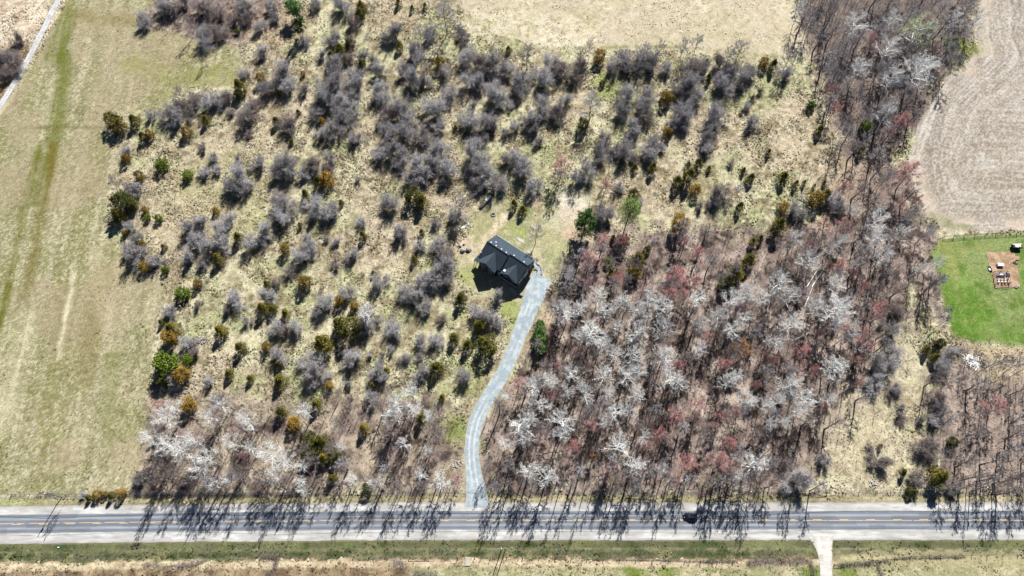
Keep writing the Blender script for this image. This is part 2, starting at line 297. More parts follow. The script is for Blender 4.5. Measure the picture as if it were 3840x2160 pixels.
# tilled field with its turning rows
s, m = zone(P_TILL, 3, 1.2, 1.2)
q = sdpoly(GX, GY, WP([(x if x < 2700 else 4200, y if y > -50 else -900) for x, y in P_TILL])); qq = q + (n3 - .5) * 6 + (n1 - .5) * 2
wt_ = sst(16, 34, q); ly_ = GY + (n3 - .5) * 5 + GX * .03
rows = (1 - wt_) * (vnoise(qq * .9, GX / 30, 81) * .5 + vnoise(qq * 1.7, GX / 18 + GY / 25, 83) * .5) + wt_ * (vnoise(GX / 34, ly_ * .8, 85) * .5 + vnoise(GX / 16, ly_ * 1.6, 87) * .5); rows = rows * .72 + n2 * .28
mixc(m, lin(190, 179, 164)); mixc(.75 * noisy(m, rows, .48, .7), lin(226, 218, 206)); mixc(.7 * noisy(m, 1 - rows, .5, .7), lin(152, 140, 126)); mixc(.5 * noisy(m, n1, .5, .7), lin(176, 160, 140)); mixc(.4 * noisy(m, rw, .5, .9), lin(120, 108, 96)); mixc(.4 * noisy(m, 1 - rw, .5, .9), lin(236, 230, 220))
mixc(.7 * m * (1 - sst(2, 9, q)) * sst(.42, .6, n1), lin(222, 206, 184))
strip([(2350, 545), (2400, 575), (2450, 582)], 3, lin(150, 152, 106), .7, sf=2.5); strip([(2405, 108), (2440, 122)], 5, lin(140, 148, 80), .9, np.ones_like(m), 4)
# green lawn by the garden
s, m = zone(P_LAWN, 4, 1.2, 1.2)
mixc(m, lin(110, 146, 60)); mixc(noisy(m, n1, .42, .62), lin(140, 166, 90)); mixc(.7 * noisy(m, n3, .48, .62), lin(156, 166, 112)); mixc(.7 * noisy(m, n4, .52, .72), lin(96, 128, 48)); mixc(.35 * noisy(m, rw, .6, .95), lin(84, 108, 50)); mixc(.6 * noisy(m, nw, .55, .75), lin(158, 164, 98))
strip([(2380, 760), (2410, 835), (2500, 848), (2580, 862)], 6, lin(94, 132, 44), .7, sf=4)
strip([(2520, 618), (2430, 622), (2405, 660), (2400, 730), (2420, 770)], 1.0, lin(160, 164, 104), .7); strip([(2372, 690), (2378, 620)], 5, lin(170, 166, 104), .6, sf=4)
mixc(sst(-3, 3, sdpoly(GX, GY, WP([(2440, 868), (2576, 876), (2800, 880), (2800, 960), (2480, 960)])) + nj * 4), lin(206, 188, 156))
# house yard: thin grass, bare earth
s, m = zone(P_YARD, 5, 2.0, 2.2)
mixc(m, lin(194, 188, 152)); mixc(noisy(m, n1, .4, .6), lin(172, 172, 128)); mixc(.4 * noisy(m, rw, .5, .9), lin(120, 118, 84)); mixc(.7 * noisy(m, n2, .5, .75), lin(220, 208, 172)); 
for (cx, cy, r, c, k) in [(1310, 585, 4, (152, 168, 90), .7), (1405, 622, 6, (192, 190, 140), .6), (1285, 575, 3, (160, 172, 96), .6), (1190, 690, 7, (170, 174, 110), .7), (1280, 775, 5, (160, 170, 96), .8), (1232, 570, 9, (176, 172, 126), .7), (1160, 615, 5, (226, 206, 178), .8),
                          (1440, 505, 8, (234, 224, 202), .9), (1400, 560, 6, (216, 208, 178), .7), (1440, 545, 6, (224, 206, 182), .8), (1430, 585, 4, (218, 190, 162), .8), (1455, 470, 5, (214, 206, 160), .6), (1375, 590, 5, (196, 188, 140), .7), (1345, 505, 4, (218, 192, 166), .7), (1330, 540, 4, (146, 158, 90), .6)]:
    wx, wy = W(cx, cy); d = np.hypot(GX - wx, GY - wy) + nj * 4; mixc(k * (1 - sst(r * .4, r * 1.2, d)), lin(*c))
strip([(1268, 545), (1248, 570), (1220, 605), (1190, 640), (1172, 662)], 2.0, lin(232, 212, 182), .8, np.ones_like(m), 1.6)
# pasture south of the road and the verges
yr = np.interp(GX, [p[0] for p in roadw], [p[1] for p in roadw]); off = GY - yr                      # metres beyond the road's centre line
s_s = -(off + 9.2) ; south = sst(-.6, .6, s_s + nj * .8); RID[(off < -9.0)] = 7; RID[(off >= -9.0) & (off < 8.6)] = 8
ver = sst(-9.6, -9.0, off) * (1 - sst(7.6, 8.6, off + nj))
px, py = PROJ(GX, GY)
mixc(ver, lin(164, 155, 122)); mixc(.8 * noisy(ver, n4, .45, .7), lin(204, 192, 160)); mixc(.5 * noisy(ver, rw, .5, .9), lin(112, 106, 76))
dg = ver * sst(-9.3, -8.9, off) * (1 - sst(-7.2, -6.2, off)); mixc(dg, lin(110, 112, 82)); mixc(noisy(dg, n4, .45, .65), lin(88, 98, 62)); mixc(dg * noisy(np.ones_like(m), n1, .5, .7) * .6, lin(142, 146, 100))
lgr = ver * sst(-.5, .5, off - 6) * sst(1, 0, px / 130 - .2); mixc(np.clip(lgr, 0, 1) * .5, lin(170, 182, 118))
mixc(south, lin(126, 126, 84)); z1 = south * (1 - sst(-11, -9.6, -(-off) ) ); 
band = lambda a0, a1, sf=.5: south * sst(a0 - sf, a0 + sf, -off + nj * 2.6) * (1 - sst(a1 - sf, a1 + sf, -off + nj * 2.6))
gband = band(9, 12.2); mixc(gband, lin(122, 124, 92)); mixc(noisy(gband, n4, .45, .65), lin(96, 106, 68)); mixc(.5 * noisy(gband, rw, .5, .9), lin(70, 74, 54)); mixc(.6 * noisy(gband, n2, .5, .7), lin(164, 160, 116))
rgt = sst(2080, 2120, px)
mixc(band(9.9, 17) * rgt, lin(184, 175, 136))
db = band(12.2, 13.0, .3) * sst(480, 700, px) * (1 - rgt); mixc(db, lin(96, 78, 58))
cb = band(12.7, 15.2, .5) * (1 - rgt); mixc(cb, lin(224, 206, 172)); mixc(.6 * noisy(cb, n2, .5, .7), lin(180, 156, 124))
pas = south * sst(14.8, 15.6, -off + nj); mixc(pas, lin(194, 186, 146)); mixc(noisy(pas, n1, .42, .65), lin(172, 170, 126)); mixc(.6 * noisy(pas, n2, .5, .75), lin(222, 212, 174)); mixc(.4 * noisy(pas, rw, .5, .9), lin(130, 124, 92))
brn = pas * (1 - sst(1010, 1050, px)); mixc(brn, lin(166, 146, 116)); mixc(noisy(brn, n4, .42, .66), lin(128, 108, 86)); mixc(.6 * noisy(brn, n2, .5, .7), lin(202, 180, 146))
for (cx, cy, r) in [(1580, 1432, 3), (1680, 1425, 5), (1780, 1415, 3), (2040, 1440, 5), (1600, 1445, 4), (2130, 1440, 4)]:
    wx, wy = W(cx, cy); mixc(.8 * (1 - sst(r * .3, r * 1.2, np.hypot(GX - wx, GY - wy) + nj * 3)) * pas, lin(110, 134, 40))
# west of the farm track
wt = sdpoly(GX, GY, WP([(-200, -60), (150, -60), (128, 20), (85, 105), (50, 170), (14, 230), (-24, 288), (-200, 420)])) + nj * 2
mw = sst(-.8, .8, wt); mixc(mw, lin(236, 222, 196)); mixc(.8 * noisy(mw, n2, .5, .75), lin(196, 170, 140)); mixc(mw * sst(100, 130, py), lin(170, 146, 116))
strip([(178, -40), (148, 18), (104, 106), (70, 170), (32, 235), (0, 285)], 1.5, lin(238, 224, 194), .8, np.ones_like(m), 1)
# a green hollow among the shrubs, dirt strips, dry open slope by the east wood
for (cx, cy, r, c, k) in [(1530, 215, 9, (176, 186, 112), .8), (1000, 60, 12, (214, 192, 160), .6), (2270, 900, 14, (218, 208, 176), .7), (2200, 1100, 22, (220, 206, 174), .7), (700, 60, 18, (206, 180, 152), .5), (560, 480, 26, (196, 192, 142), .5), (500, 560, 16, (206, 190, 158), .5),
                          (1330, 860, 5, (190, 176, 136), .6), (1180, 950, 8, (168, 172, 112), .6), (1150, 1080, 6, (140, 150, 80), .7), (1290, 810, 3, (150, 166, 90), .7), (1380, 800, 5, (222, 196, 166), .6), (2140, 480, 14, (186, 164, 144), .6), (2180, 420, 12, (178, 158, 140), .5)]:
    wx, wy = W(cx, cy); d = np.hypot(GX - wx, GY - wy) + nj * r * .9; mixc(k * (1 - sst(r * .4, r * 1.2, d)), lin(*c))
# relief, flat beside the roads
flat = np.minimum.reduce([np.abs(off) - 6.2, dline(GX, GY, drivew) - 3.6, dline(GX, GY, trackw) - 1.4, dline(GX, GY, lanew) - 2.4])
HX, HY = W(1270, 668); flat = np.minimum(flat, np.hypot(GX - HX, GY - HY) - 15)
gcx, gcy = W(2520, 680); flat = np.minimum(flat, np.hypot(GX - gcx, GY - gcy) - 17); fl = sst(0.0, 2.5, flat)
rel = np.where(RID == 0, .34, np.where(RID == 6, .3, np.where(RID == 1, .09, np.where(RID == 3, .10, np.where(RID == 7, .22, np.where(RID == 8, .2, .12))))))
GZ = -.05 + fl * (rel * ((n2 - .5) * 1.0 + (nw - .5) * 1.1) + (n3 - .5) * .5 - .02)
GZ -= .35 * np.exp(-((off - 8.0) / .9) ** 2) * (1 - (dline(GX, GY, drivew) < 4)); GZ -= .3 * np.exp(-((off + 11.6) / .9) ** 2) * (1 - (dline(GX, GY, lanew) < 4))
# faces
ny, nx = GX.shape; idx = np.arange(ny * nx).reshape(ny, nx)
quads = np.stack([idx[:-1, :-1], idx[:-1, 1:], idx[1:, 1:], idx[1:, :-1]], -1).reshape(-1, 4)
cxm = (GX[:-1, :-1] + CELL / 2).ravel(); cym = (GY[:-1, :-1] + CELL / 2).ravel(); rq = RID[:-1, :-1].ravel()
keep = np.abs(cxm) < 164.8 + .306 * cym + 22
allV = np.stack([GX, GY, GZ], -1).reshape(-1, 3); allC = C.reshape(-1, 3)
GNAMES = {0: ('meadow_ground', 'meadow'), 1: ('hay_field', 'hay'), 2: ('stubble_field', 'pale'), 3: ('tilled_field', 'till'), 4: ('lawn', 'lawn'), 5: ('yard_ground', 'lawn'), 6: ('forest_floor', 'litter'), 7: ('pasture_ground', 'pale'), 8: ('road_verge_ground', 'pale')}
GLAB = {0: 'open dry meadow ground of straw-coloured grass between the shrubs', 1: 'mown hay field with green growth strips beside the farm track', 2: 'pale stubble field beyond the hedgerow of bare trees', 3: 'grey-brown tilled field with curved rows east of the wood',
        4: 'bright green lawn around the fenced garden patch', 5: 'thin grass and bare earth around the dark-roofed house', 6: 'pinkish brown leaf litter floor under the bare trees', 7: 'dry pasture on the far side of the paved road', 8: 'grassy verge between gravel shoulder and fences'}
for rid, (nm, mt) in GNAMES.items():
    f = quads[keep & (rq == rid)]
    if not len(f): continue
    u, inv = np.unique(f, return_inverse=True)
    tag(link(nm, np_mesh(nm, allV[u], inv.reshape(-1, 4), M[mt], allC[u], True)), GLAB[rid], kind='structure')
# land beyond the picture
mb = MB(); mb.add([(-4000, -4000, -.9), (4000, -4000, -.9), (4000, 4000, -.9), (-4000, 4000, -.9)], [(0, 1, 2, 3)])
tag(mb.build('terrain', mat_plain('far_land', tuple(lin(190, 180, 140)), .95, .3, .02)), 'distant dry land beyond the fields', kind='structure')
def ground_z(x, y):
    i = int(np.clip((y + 4) / CELL, 0, ny - 1)); j = int(np.clip((x + 282) / CELL, 0, nx - 1)); return float(GZ[i, j])
def ground_c(x, y):
    i = np.clip(((y + 4) / CELL).astype(int), 0, ny - 1); j = np.clip(((x + 282) / CELL).astype(int), 0, nx - 1); return C[i, j], RID[i, j], GZ[i, j]

# ------------------------------------------------------------------ roads and tracks
rngr = np.random.default_rng(5)
def ribbon(name, line, half, z, colf, mat, step=1.0, cols=17, jit=.0, label=None):
    """a strip along line; half = (left, right) half widths per point; colf(v, s, edge) gives the colour across the strip"""
    P = np.array(line, float); seg = np.hypot(*np.diff(P, axis=0).T); cum = np.r_[0, np.cumsum(seg)]
    s = np.arange(0, cum[-1], step); s = np.r_[s, cum[-1]]
    # smooth the path
    X = np.interp(s, cum, P[:, 0]); Y = np.interp(s, cum, P[:, 1]); hl = np.interp(s, cum, [h[0] for h in half]); hr = np.interp(s, cum, [h[1] for h in half])
    k = max(1, int(5 / step)); ker = np.ones(2 * k + 1) / (2 * k + 1)
    sm = lambda A: np.convolve(np.r_[np.full(k, 2 * A[0]) - A[k:0:-1], A, np.full(k, 2 * A[-1]) - A[-2:-k - 2:-1]], ker, 'valid')
    X, Y, hl, hr = sm(X), sm(Y), sm(hl), sm(hr)
    tx = np.gradient(X); ty = np.gradient(Y); L = np.hypot(tx, ty); nxv, nyv = -ty / L, tx / L
    if jit: hl = hl + (fbm(s, s * 0 + 3, 2.2, 3, 91) - .5) * 2 * jit; hr = hr + (fbm(s, s * 0 + 7, 2.2, 3, 95) - .5) * 2 * jit
    t = np.linspace(0, 1, cols)[None, :]; v = -hr[:, None] + (hl + hr)[:, None] * t
    VX = X[:, None] + nxv[:, None] * v; VY = Y[:, None] + nyv[:, None] * v
    VZ = np.full(VX.shape, z); n, mcol = VX.shape; ix = np.arange(n * mcol).reshape(n, mcol)
    F = np.stack([ix[:-1, :-1], ix[1:, :-1], ix[1:, 1:], ix[:-1, 1:]], -1).reshape(-1, 4)[:, ::-1]
    e = np.minimum(v + hr[:, None], hl[:, None] - v)
    c = colf(v, np.broadcast_to(s[:, None], v.shape), e, VX, VY)
    o = link(name, np_mesh(name, np.stack([VX, VY, VZ], -1).reshape(-1, 3), F, M[mat], c.reshape(-1, 3), True))
    if label: tag(o, label, kind='structure')
    return o
def lerpc(c1, c2, m): return c1 * (1 - m[..., None]) + c2 * m[..., None]
def shoulder_c(v, s, e, x, y):
    n = fbm(x / 5, y, 1.6, 3, 101); c = lerpc(np.broadcast_to(lin(206, 204, 200), v.shape + (3,)), lin(232, 230, 226), sst(.4, .7, n))
    c = lerpc(c, lin(178, 172, 158), .8 * (1 - sst(.0, .9, e))); return lerpc(c, lin(184, 180, 172), .6 * sst(.5, .75, fbm(x / 8, y, .5, 2, 107)))
def asphalt_c(v, s, e, x, y):
    n = fbm(x / 12, y, .8, 3, 111); c = np.broadcast_to(lin(142, 148, 158), v.shape + (3,)).copy()
    b = np.exp(-((np.abs(v) - 1.55) / .42) ** 2); c = lerpc(c, lin(190, 198, 206), .75 * b * (.6 + .8 * n)); c = lerpc(c, lin(158, 162, 168), .6 * sst(.5, .8, n))
    cr = np.exp(-((s + 1.2 * fbm(y, s * 0, .8, 2, 113)) % 11.7 / .16) ** 2) * sst(.35, .6, vnoise(s / 11.7, y * 0, 114)); c = lerpc(c, lin(186, 188, 190), .45 * cr)
    pt = sst(.62, .66, vnoise(s / 9, np.floor(v / 1.5), 115)); c = lerpc(c, lin(124, 128, 136), .45 * pt); c = lerpc(c, lin(112, 116, 124), .4 * np.exp(-((np.abs(np.abs(v) - 1.55) - .8) / .3) ** 2))
    return lerpc(c, lin(176, 176, 174), .6 * (1 - sst(.0, .35, e + .3 * (n - .5))))
def drive_c(v, s, e, x, y):
    n = fbm(x, y, 1.4, 3, 121); c = lerpc(np.broadcast_to(lin(176, 190, 196), v.shape + (3,)), lin(204, 214, 217), sst(.4, .7, n))
    tr = np.exp(-((np.abs(v - .1) - .85) / .25) ** 2) * sst(.35, .6, fbm(s, s * 0, 14, 2, 127)); c = lerpc(c, lin(228, 234, 236), .9 * tr); c = lerpc(c, lin(150, 160, 162), .45 * np.exp(-((v - .1) / .3) ** 2) * sst(.4, .6, n))
    return lerpc(c, lin(196, 186, 164), .7 * (1 - sst(.0, .5, e + (n - .5) * .6)))
def track_c(v, s, e, x, y):
    n = fbm(x, y, 1.5, 3, 131); c = lerpc(np.broadcast_to(lin(226, 226, 228), v.shape + (3,)), lin(200, 198, 196), sst(.45, .75, n))
    return lerpc(c, lin(196, 196, 194), .7 * np.exp(-(v / .25) ** 2))
def lane_c(v, s, e, x, y):
    n = fbm(x, y, 1.5, 3, 141); c = lerpc(np.broadcast_to(lin(238, 234, 226), v.shape + (3,)), lin(214, 206, 194), sst(.45, .75, n)); return lerpc(c, lin(206, 196, 172), .6 * (1 - sst(0, .5, e)))
rl = [W(x, y) for x, y in ROADC]
def dw(x, y, wpx): a = W(x - wpx / 2, y); b = W(x + wpx / 2, y); return (b[0] - a[0]) / 2
ribbon('gravel_shoulder', rl, [(5.9, 6.5)] * len(rl), .0, shoulder_c, 'gravel', 1.0, 27, .25, 'pale gravel shoulder along both sides of the paved road')
DL = WP([p[:2] for p in DRIVE]); 
ribbon('driveway', DL, [(dw(*p), dw(*p)) for p in DRIVE], .012, drive_c, 'drive', .5, 17, .32, 'blue-grey gravel driveway curving from the road up to the house')
ribbon('farm_track', WP([p[:2] for p in TRACK]), [(dw(*p) * .93, dw(*p) * .93) for p in TRACK], .02, track_c, 'gravel', 1, 9, .15, 'narrow white gravel farm track beside the hay field')
ribbon('farm_lane', WP([p[:2] for p in LANE]), [(dw(*p), dw(*p)) for p in LANE], .02, lane_c, 'gravel', .6, 11, .2, 'white gravel farm lane leaving the road through the pasture')
road = ribbon('road', rl, [(3.05, 3.05)] * len(rl), .03, asphalt_c, 'asph', .5, 33, .12, 'two-lane grey asphalt road with a worn yellow centre line')
RX = [p[0] for p in rl]; RY = [p[1] for p in rl]
rz_ = lambda x: float(np.interp(x, RX, RY))
dash = np_mesh('lane_marking', [(-1.5, -.09, 0), (1.5, -.09, 0), (1.5, .09, 0), (-1.5, .09, 0)], [[0, 1, 2, 3]], M['paint'])
mx_ = np_mesh('worn_line', [(-.5, -.07, 0), (.5, -.07, 0), (.5, .07, 0), (-.5, .07, 0)], [[0, 1, 2, 3]], M['paint'])
x = -196.0
while x < 200:
    s_ = 1 if x > -1 else -1
    link('lane_marking', dash, road, (x, rz_(x) + .17 * s_, .036), math.atan2(rz_(x + 2) - rz_(x - 2), 4), (1, .8, 1)); x += 9.1
x = -200.0; rw_ = random.Random(8)
while x < 200:
    L = rw_.choice([1.2, 2.5, 4, 7]) if x < -60 or (60 < x < 95) else rw_.choice([4, 8, 12]); g = rw_.uniform(.6, 1.8) if x < -60 or (60 < x < 95) else rw_.uniform(.1, .5)
    link('worn_line', mx_, road, (x + L / 2, rz_(x + L / 2) - .12 * (1 if x > -1 else -1), .036), math.atan2(rz_(x + 2) - rz_(x - 2), 4), (L, 1, 1)); x += L + g
# parking pad, walk, soil patch: irregular polygons
def patch(name, pts, z, c1, c2, mat, label, n=140, jit=.25, world=False, kind='structure'):
    P = np.array(pts if world else WP(pts)); Q = np.r_[P, P[:1]]; seg = np.hypot(*np.diff(Q, axis=0).T); cum = np.r_[0, np.cumsum(seg)]; s = np.linspace(0, cum[-1], n, endpoint=False)
    X = np.interp(s, cum, Q[:, 0]); Y = np.interp(s, cum, Q[:, 1]); cx, cy = P.mean(0); nn = (fbm(s, s * 0, 1.6, 3, 151) - .5) * 2 * jit; d = np.hypot(X - cx, Y - cy); X += (X - cx) / d * nn; Y += (Y - cy) / d * nn
    V = [(cx, cy, z)]; rings = 8
    for k in range(1, rings + 1):
        for i in range(n): V.append((cx + (X[i] - cx) * k / rings, cy + (Y[i] - cy) * k / rings, z))
    F = [(0, 0, 1 + i, 1 + (i + 1) % n) for i in range(n)]
    V = np.array(V); me_f = []
    for k in range(rings - 1):
        b = 1 + k * n
        me_f += [(b + i, b + n + i, b + n + (i + 1) % n, b + (i + 1) % n) for i in range(n)]
    nn = fbm(V[:, 0], V[:, 1], 1.5, 3, 161); c = lerpc(np.broadcast_to(c1, (len(V), 3)), c2, sst(.4, .65, nn))
    # innermost fan as thin quads with a doubled centre
    V = np.vstack([V, V[:1] + [[.001, 0, 0]]]); c = np.vstack([c, c[:1]])
    me_f += [(len(V) - 1 if i % 2 else 0, 1 + i, 1 + (i + 1) % n, 0 if i % 2 else len(V) - 1) for i in range(n)]
    o = link(name, np_mesh(name, V, me_f, M[mat], c, True)); tag(o, label, kind=kind); return o
patch('parking_pad', [(1331, 703), (1345, 684), (1362, 690), (1387, 706), (1376, 730), (1362, 762), (1335, 764), (1318, 740)], .018, lin(178, 192, 198), lin(206, 216, 219), 'drive', 'blue-grey gravel parking pad at the end of the driveway')
patch('walkway', [(1336, 655), (1346, 657), (1358, 668), (1366, 682), (1364, 694), (1350, 696), (1352, 680), (1344, 668), (1337, 662)], .022, lin(176, 190, 198), lin(196, 206, 212), 'drive', 'curved grey gravel walkway beside the house, edged with stones', jit=.1)
patch('turnout', [(1262, 992), (1281, 991), (1280, 1003), (1262, 1006)], .016, lin(170, 186, 194), lin(190, 202, 208), 'drive', 'small gravel bump-out on the outside of the driveway bend', jit=.1)

# ------------------------------------------------------------------ plants: meshes
def tubes_np(segs, n):
    V = []; F = []
    for p0, p1, r0, r1 in segs:
        d = p1 - p0; d = d / (np.linalg.norm(d) + 1e-9); a = np.cross(d, [0, 0, 1.0]) if abs(d[2]) < .9 else np.cross(d, [1.0, 0, 0]); a /= np.linalg.norm(a); b = np.cross(d, a)
        base = len(V)
        for p, r in ((p0, r0), (p1, r1)):
            for i in range(n):
                t = 2 * math.pi * i / n; V.append(p + (a * math.cos(t) + b * math.sin(t)) * r)
        F += [(base + i, base + (i + 1) % n, base + n + (i + 1) % n, base + n + i) for i in range(n)]
    return np.array(V), np.array(F)
def blades(P, D, L, Wd, rng):
    """thin triangles from points P along D"""
    n = len(P); R = rng.normal(size=(n, 3)); A = np.cross(D, R); A /= np.linalg.norm(A, axis=1)[:, None] + 1e-9
    V = np.stack([P - A * Wd[:, None] / 2, P + A * Wd[:, None] / 2, P + D * L[:, None]], 1).reshape(-1, 3)
    return V, np.arange(3 * n).reshape(n, 3)
def unit(v): return v / (np.linalg.norm(v, axis=-1, keepdims=True) + 1e-9)
def leafs(P, size, rng, flat=.5):
    n = len(P); A = unit(rng.normal(size=(n, 3)) * [1, 1, flat]); B = unit(np.cross(A, rng.normal(size=(n, 3)))); s = size[:, None]
    V = np.stack([P - A * s * .5 - B * s * .35, P + A * s * .6, P - A * s * .4 + B * s * .5], 1).reshape(-1, 3); return V, np.arange(3 * n).reshape(n, 3)

def bare_tree(name, seed, h, R, bark, twig, nlimb=11, nsub=6, ntw=4000, tww=.05, limbk=1.0, bud=None, budn=0, budsize=.3, low=.38, lean=.04, limbmin=0.0, el0=14, elr=44):
    rng = np.random.default_rng(seed); segs = []; P = []; D = []; L = []; Wd = []
    ln = rng.normal(0, lean, 2); tr = .0115 * h * limbk
    spine = [np.array([ln[0] * t * h + rng.normal(0, .005 * h) * (t > 0), ln[1] * t * h + rng.normal(0, .005 * h) * (t > 0), t * h * .93]) for t in np.linspace(0, 1, 7)]
    for i in range(6): segs.append((spine[i] - (0, 0, .3 if i == 0 else 0), spine[i + 1], tr * (1 - .14 * i), tr * (1 - .14 * (i + 1))))
    az = rng.uniform(0, 6.28); tips = []
    for k in range(nlimb):
        t = low + (.97 - low) * ((k + rng.uniform(0, .8)) / nlimb); az += 2.4 + rng.normal(0, .3); f = t * 6; i = min(int(f), 5); p = spine[i] + (spine[i + 1] - spine[i]) * (f - i)
        el = math.radians(el0 + elr * (t - low) / (1 - low) + rng.normal(0, 8)); Ln = R * (1.18 - .45 * ((t - low) / (1 - low)) ** 2) * rng.uniform(.8, 1.12)
        d = np.array([math.cos(az) * math.cos(el), math.sin(az) * math.cos(el), math.sin(el)]); lr = max(limbmin, tr * (.62 - .32 * t)); q = p.copy(); pts = [q.copy()]
        for j in range(4):
            d = unit(d + rng.normal(0, .13, 3) + [0, 0, .09]); q2 = q + d * Ln / 4 / math.cos(el * .5); segs.append((q, q2, lr * (1 - .22 * j), lr * (1 - .22 * (j + 1)))); q = q2; pts.append(q.copy())
        for m_ in range(nsub):
            g = .25 + .75 * (m_ + rng.uniform(0, .7)) / nsub; gi = min(int(g * 4), 3); b0 = pts[gi] + (pts[gi + 1] - pts[gi]) * (g * 4 - gi); pd = unit(pts[gi + 1] - pts[gi])
            sd = unit(pd * .8 + unit(rng.normal(size=3)) * .75 + [0, 0, .22]); sl_ = Ln * rng.uniform(.28, .5) * (1.15 - .5 * g); sr = lr * .42; mid = b0 + sd * sl_ * .5; sd2 = unit(sd + rng.normal(0, .2, 3) + [0, 0, .1]); end = mid + sd2 * sl_ * .5
            segs.append((b0, mid, sr, sr * .7)); segs.append((mid, end, sr * .7, sr * .35))
            for c_ in range(4):
                u_ = rng.uniform(.2, 1); c0 = b0 + (mid - b0) * u_ * 2 if u_ < .5 else mid + (end - mid) * (u_ - .5) * 2; cd = unit(sd2 + unit(rng.normal(size=3)) * .85 + [0, 0, .2]); cl = sl_ * rng.uniform(.35, .65)
                P.append(c0); D.append(cd); L.append(cl); Wd.append(tww * 1.7)
    V, F = tubes_np(segs, 5); tm = np_mesh('trunk', V, F, bark, smooth=True)
    P = np.array(P); D = np.array(D); L = np.array(L); Wd = np.array(Wd); k = rng.integers(0, len(P), ntw); P2 = P[k] + D[k] * (L[k] * rng.uniform(.1, 1.05, ntw))[:, None]
    D2 = unit(D[k] + unit(rng.normal(size=(ntw, 3))) * .95 + [0, 0, .12]); L2 = rng.uniform(.25, .85, ntw) * R / 4; tips = P2 + D2 * L2[:, None]
    V, F = blades(np.vstack([P, P2]), np.vstack([D, D2]), np.r_[L, L2], np.r_[Wd, np.full(ntw, tww)], rng); mi = np.zeros(len(F), int); mats = [twig]
    if bud:
        tp = np.array(tips); tp = tp[rng.integers(0, len(tp), budn)] + rng.normal(0, .12, (budn, 3)); LV, LF = leafs(tp, rng.uniform(.6, 1.2, budn) * budsize, rng, .8)
        F = np.vstack([F, LF + len(V)]); V = np.vstack([V, LV]); mi = np.r_[mi, np.ones(len(LF), int)]; mats = [twig, bud]
    return (tm, np_mesh('crown', V, F, mats, mi=mi), h, R)
def shrub_mesh(name, seed, h, R, twig, stems=15, nb=7, ntw=7, w_=.034):
    rng = np.random.default_rng(seed); P = []; D = []; L = []; Wd = []; ph = rng.uniform(0, 6.28, 3)
    for k in range(stems):
        az = rng.uniform(0, 6.28); rr = R * math.sqrt(rng.uniform(.02, 1)) * .85 * (1 + .28 * math.sin(az + ph[0]) + .24 * math.sin(2 * az + ph[1]) + .16 * math.sin(3 * az + ph[2])); top = np.array([math.cos(az) * rr, math.sin(az) * rr, h * max(.3, 1 - .45 * (rr / R) ** 2) * rng.choice([.6, .8, 1, 1.3]) * rng.uniform(.85, 1.1)]); b0 = np.array([math.cos(az), math.sin(az), 0]) * rr * .25 + [0, 0, -.1]
        dv_ = top - b0; ln = np.linalg.norm(dv_); P.append(b0); D.append(dv_ / ln); L.append(ln); Wd.append(.09)
        for j in range(nb):
            t = rng.uniform(.3, 1); p = b0 + dv_ * t; d = unit(dv_ / ln + unit(rng.normal(size=3)) * .9 + [0, 0, .1]); l_ = R * rng.uniform(.25, .5); P.append(p); D.append(d); L.append(l_); Wd.append(w_ * 1.3)
    P = np.array(P); D = np.array(D); L = np.array(L); Wd = np.array(Wd); br = np.arange(len(P)) % (nb + 1) > 0; Pb, Db, Lb = P[br], D[br], L[br]; k = rng.integers(0, len(Pb), ntw)
    P2 = Pb[k] + Db[k] * (Lb[k] * rng.uniform(.05, 1.1, ntw))[:, None] + rng.normal(0, .06 * R, (ntw, 3)); D2 = unit(Db[k] * .6 + unit(rng.normal(size=(ntw, 3))) + [0, 0, .25]); L2 = R * rng.uniform(.07, .22, ntw)
    V, F = blades(np.vstack([P, P2]), np.vstack([D, D2]), np.r_[L, L2], np.r_[Wd, np.full(ntw, w_)], rng); V[:, 2] = np.maximum(V[:, 2], -.15)
    return np_mesh(name, V, F, twig), h, R
def conifer(seed, h, R, fol, n=900, leaf=.42, shape='cone', low=.08):
    rng = np.random.default_rng(seed); segs = [(np.array([0, 0, -.2]), np.array([rng.normal(0, .1), rng.normal(0, .1), h * .9]), .05 * R + .06, .03)]
    lob = rng.uniform(0, 6.28, 5); V, F = tubes_np(segs, 6); tm = np_mesh('trunk', V, F, M['trunk'], smooth=True)
    t = rng.uniform(0, 1, n); az = rng.uniform(0, 6.28, n); z = low + (1 - low) * t
    if shape == 'cone': prof = (1 - t) ** .75 * (.35 + .65 * np.minimum(1, t / .12)) * 1.05 + .04
    elif shape == 'egg': prof = np.sqrt(np.clip(1 - ((t - .42) / .6) ** 2, .02, 1))
    else: prof = np.sqrt(np.clip(1 - ((t - .5) / .52) ** 2, .02, 1))
    lump = 1 + .16 * np.sin(3 * az + lob[0] + 5 * t) + .13 * np.sin(5 * az + lob[1] - 9 * t) + .1 * np.sin(9 * t * 2 + lob[2] + 2 * az)
    rr = R * prof * lump * np.sqrt(rng.uniform(.3, 1, n)); Pp = np.stack([np.cos(az) * rr, np.sin(az) * rr, z * h], 1)
    nc = 60; ck = Pp[:nc]; k = rng.integers(0, nc, n); q = rng.random(n) < .78; cl = ck[k] + rng.normal(0, 1, (n, 3)) * [.17 * R, .17 * R, .07 * h] * (1.15 - .6 * t[k])[:, None]; Pp[q] = cl[q]
    LV, LF = leafs(Pp, rng.uniform(.6, 1.3, n) * leaf, rng, .8)
    return tm, np_mesh('crown', LV, LF, fol), h, R
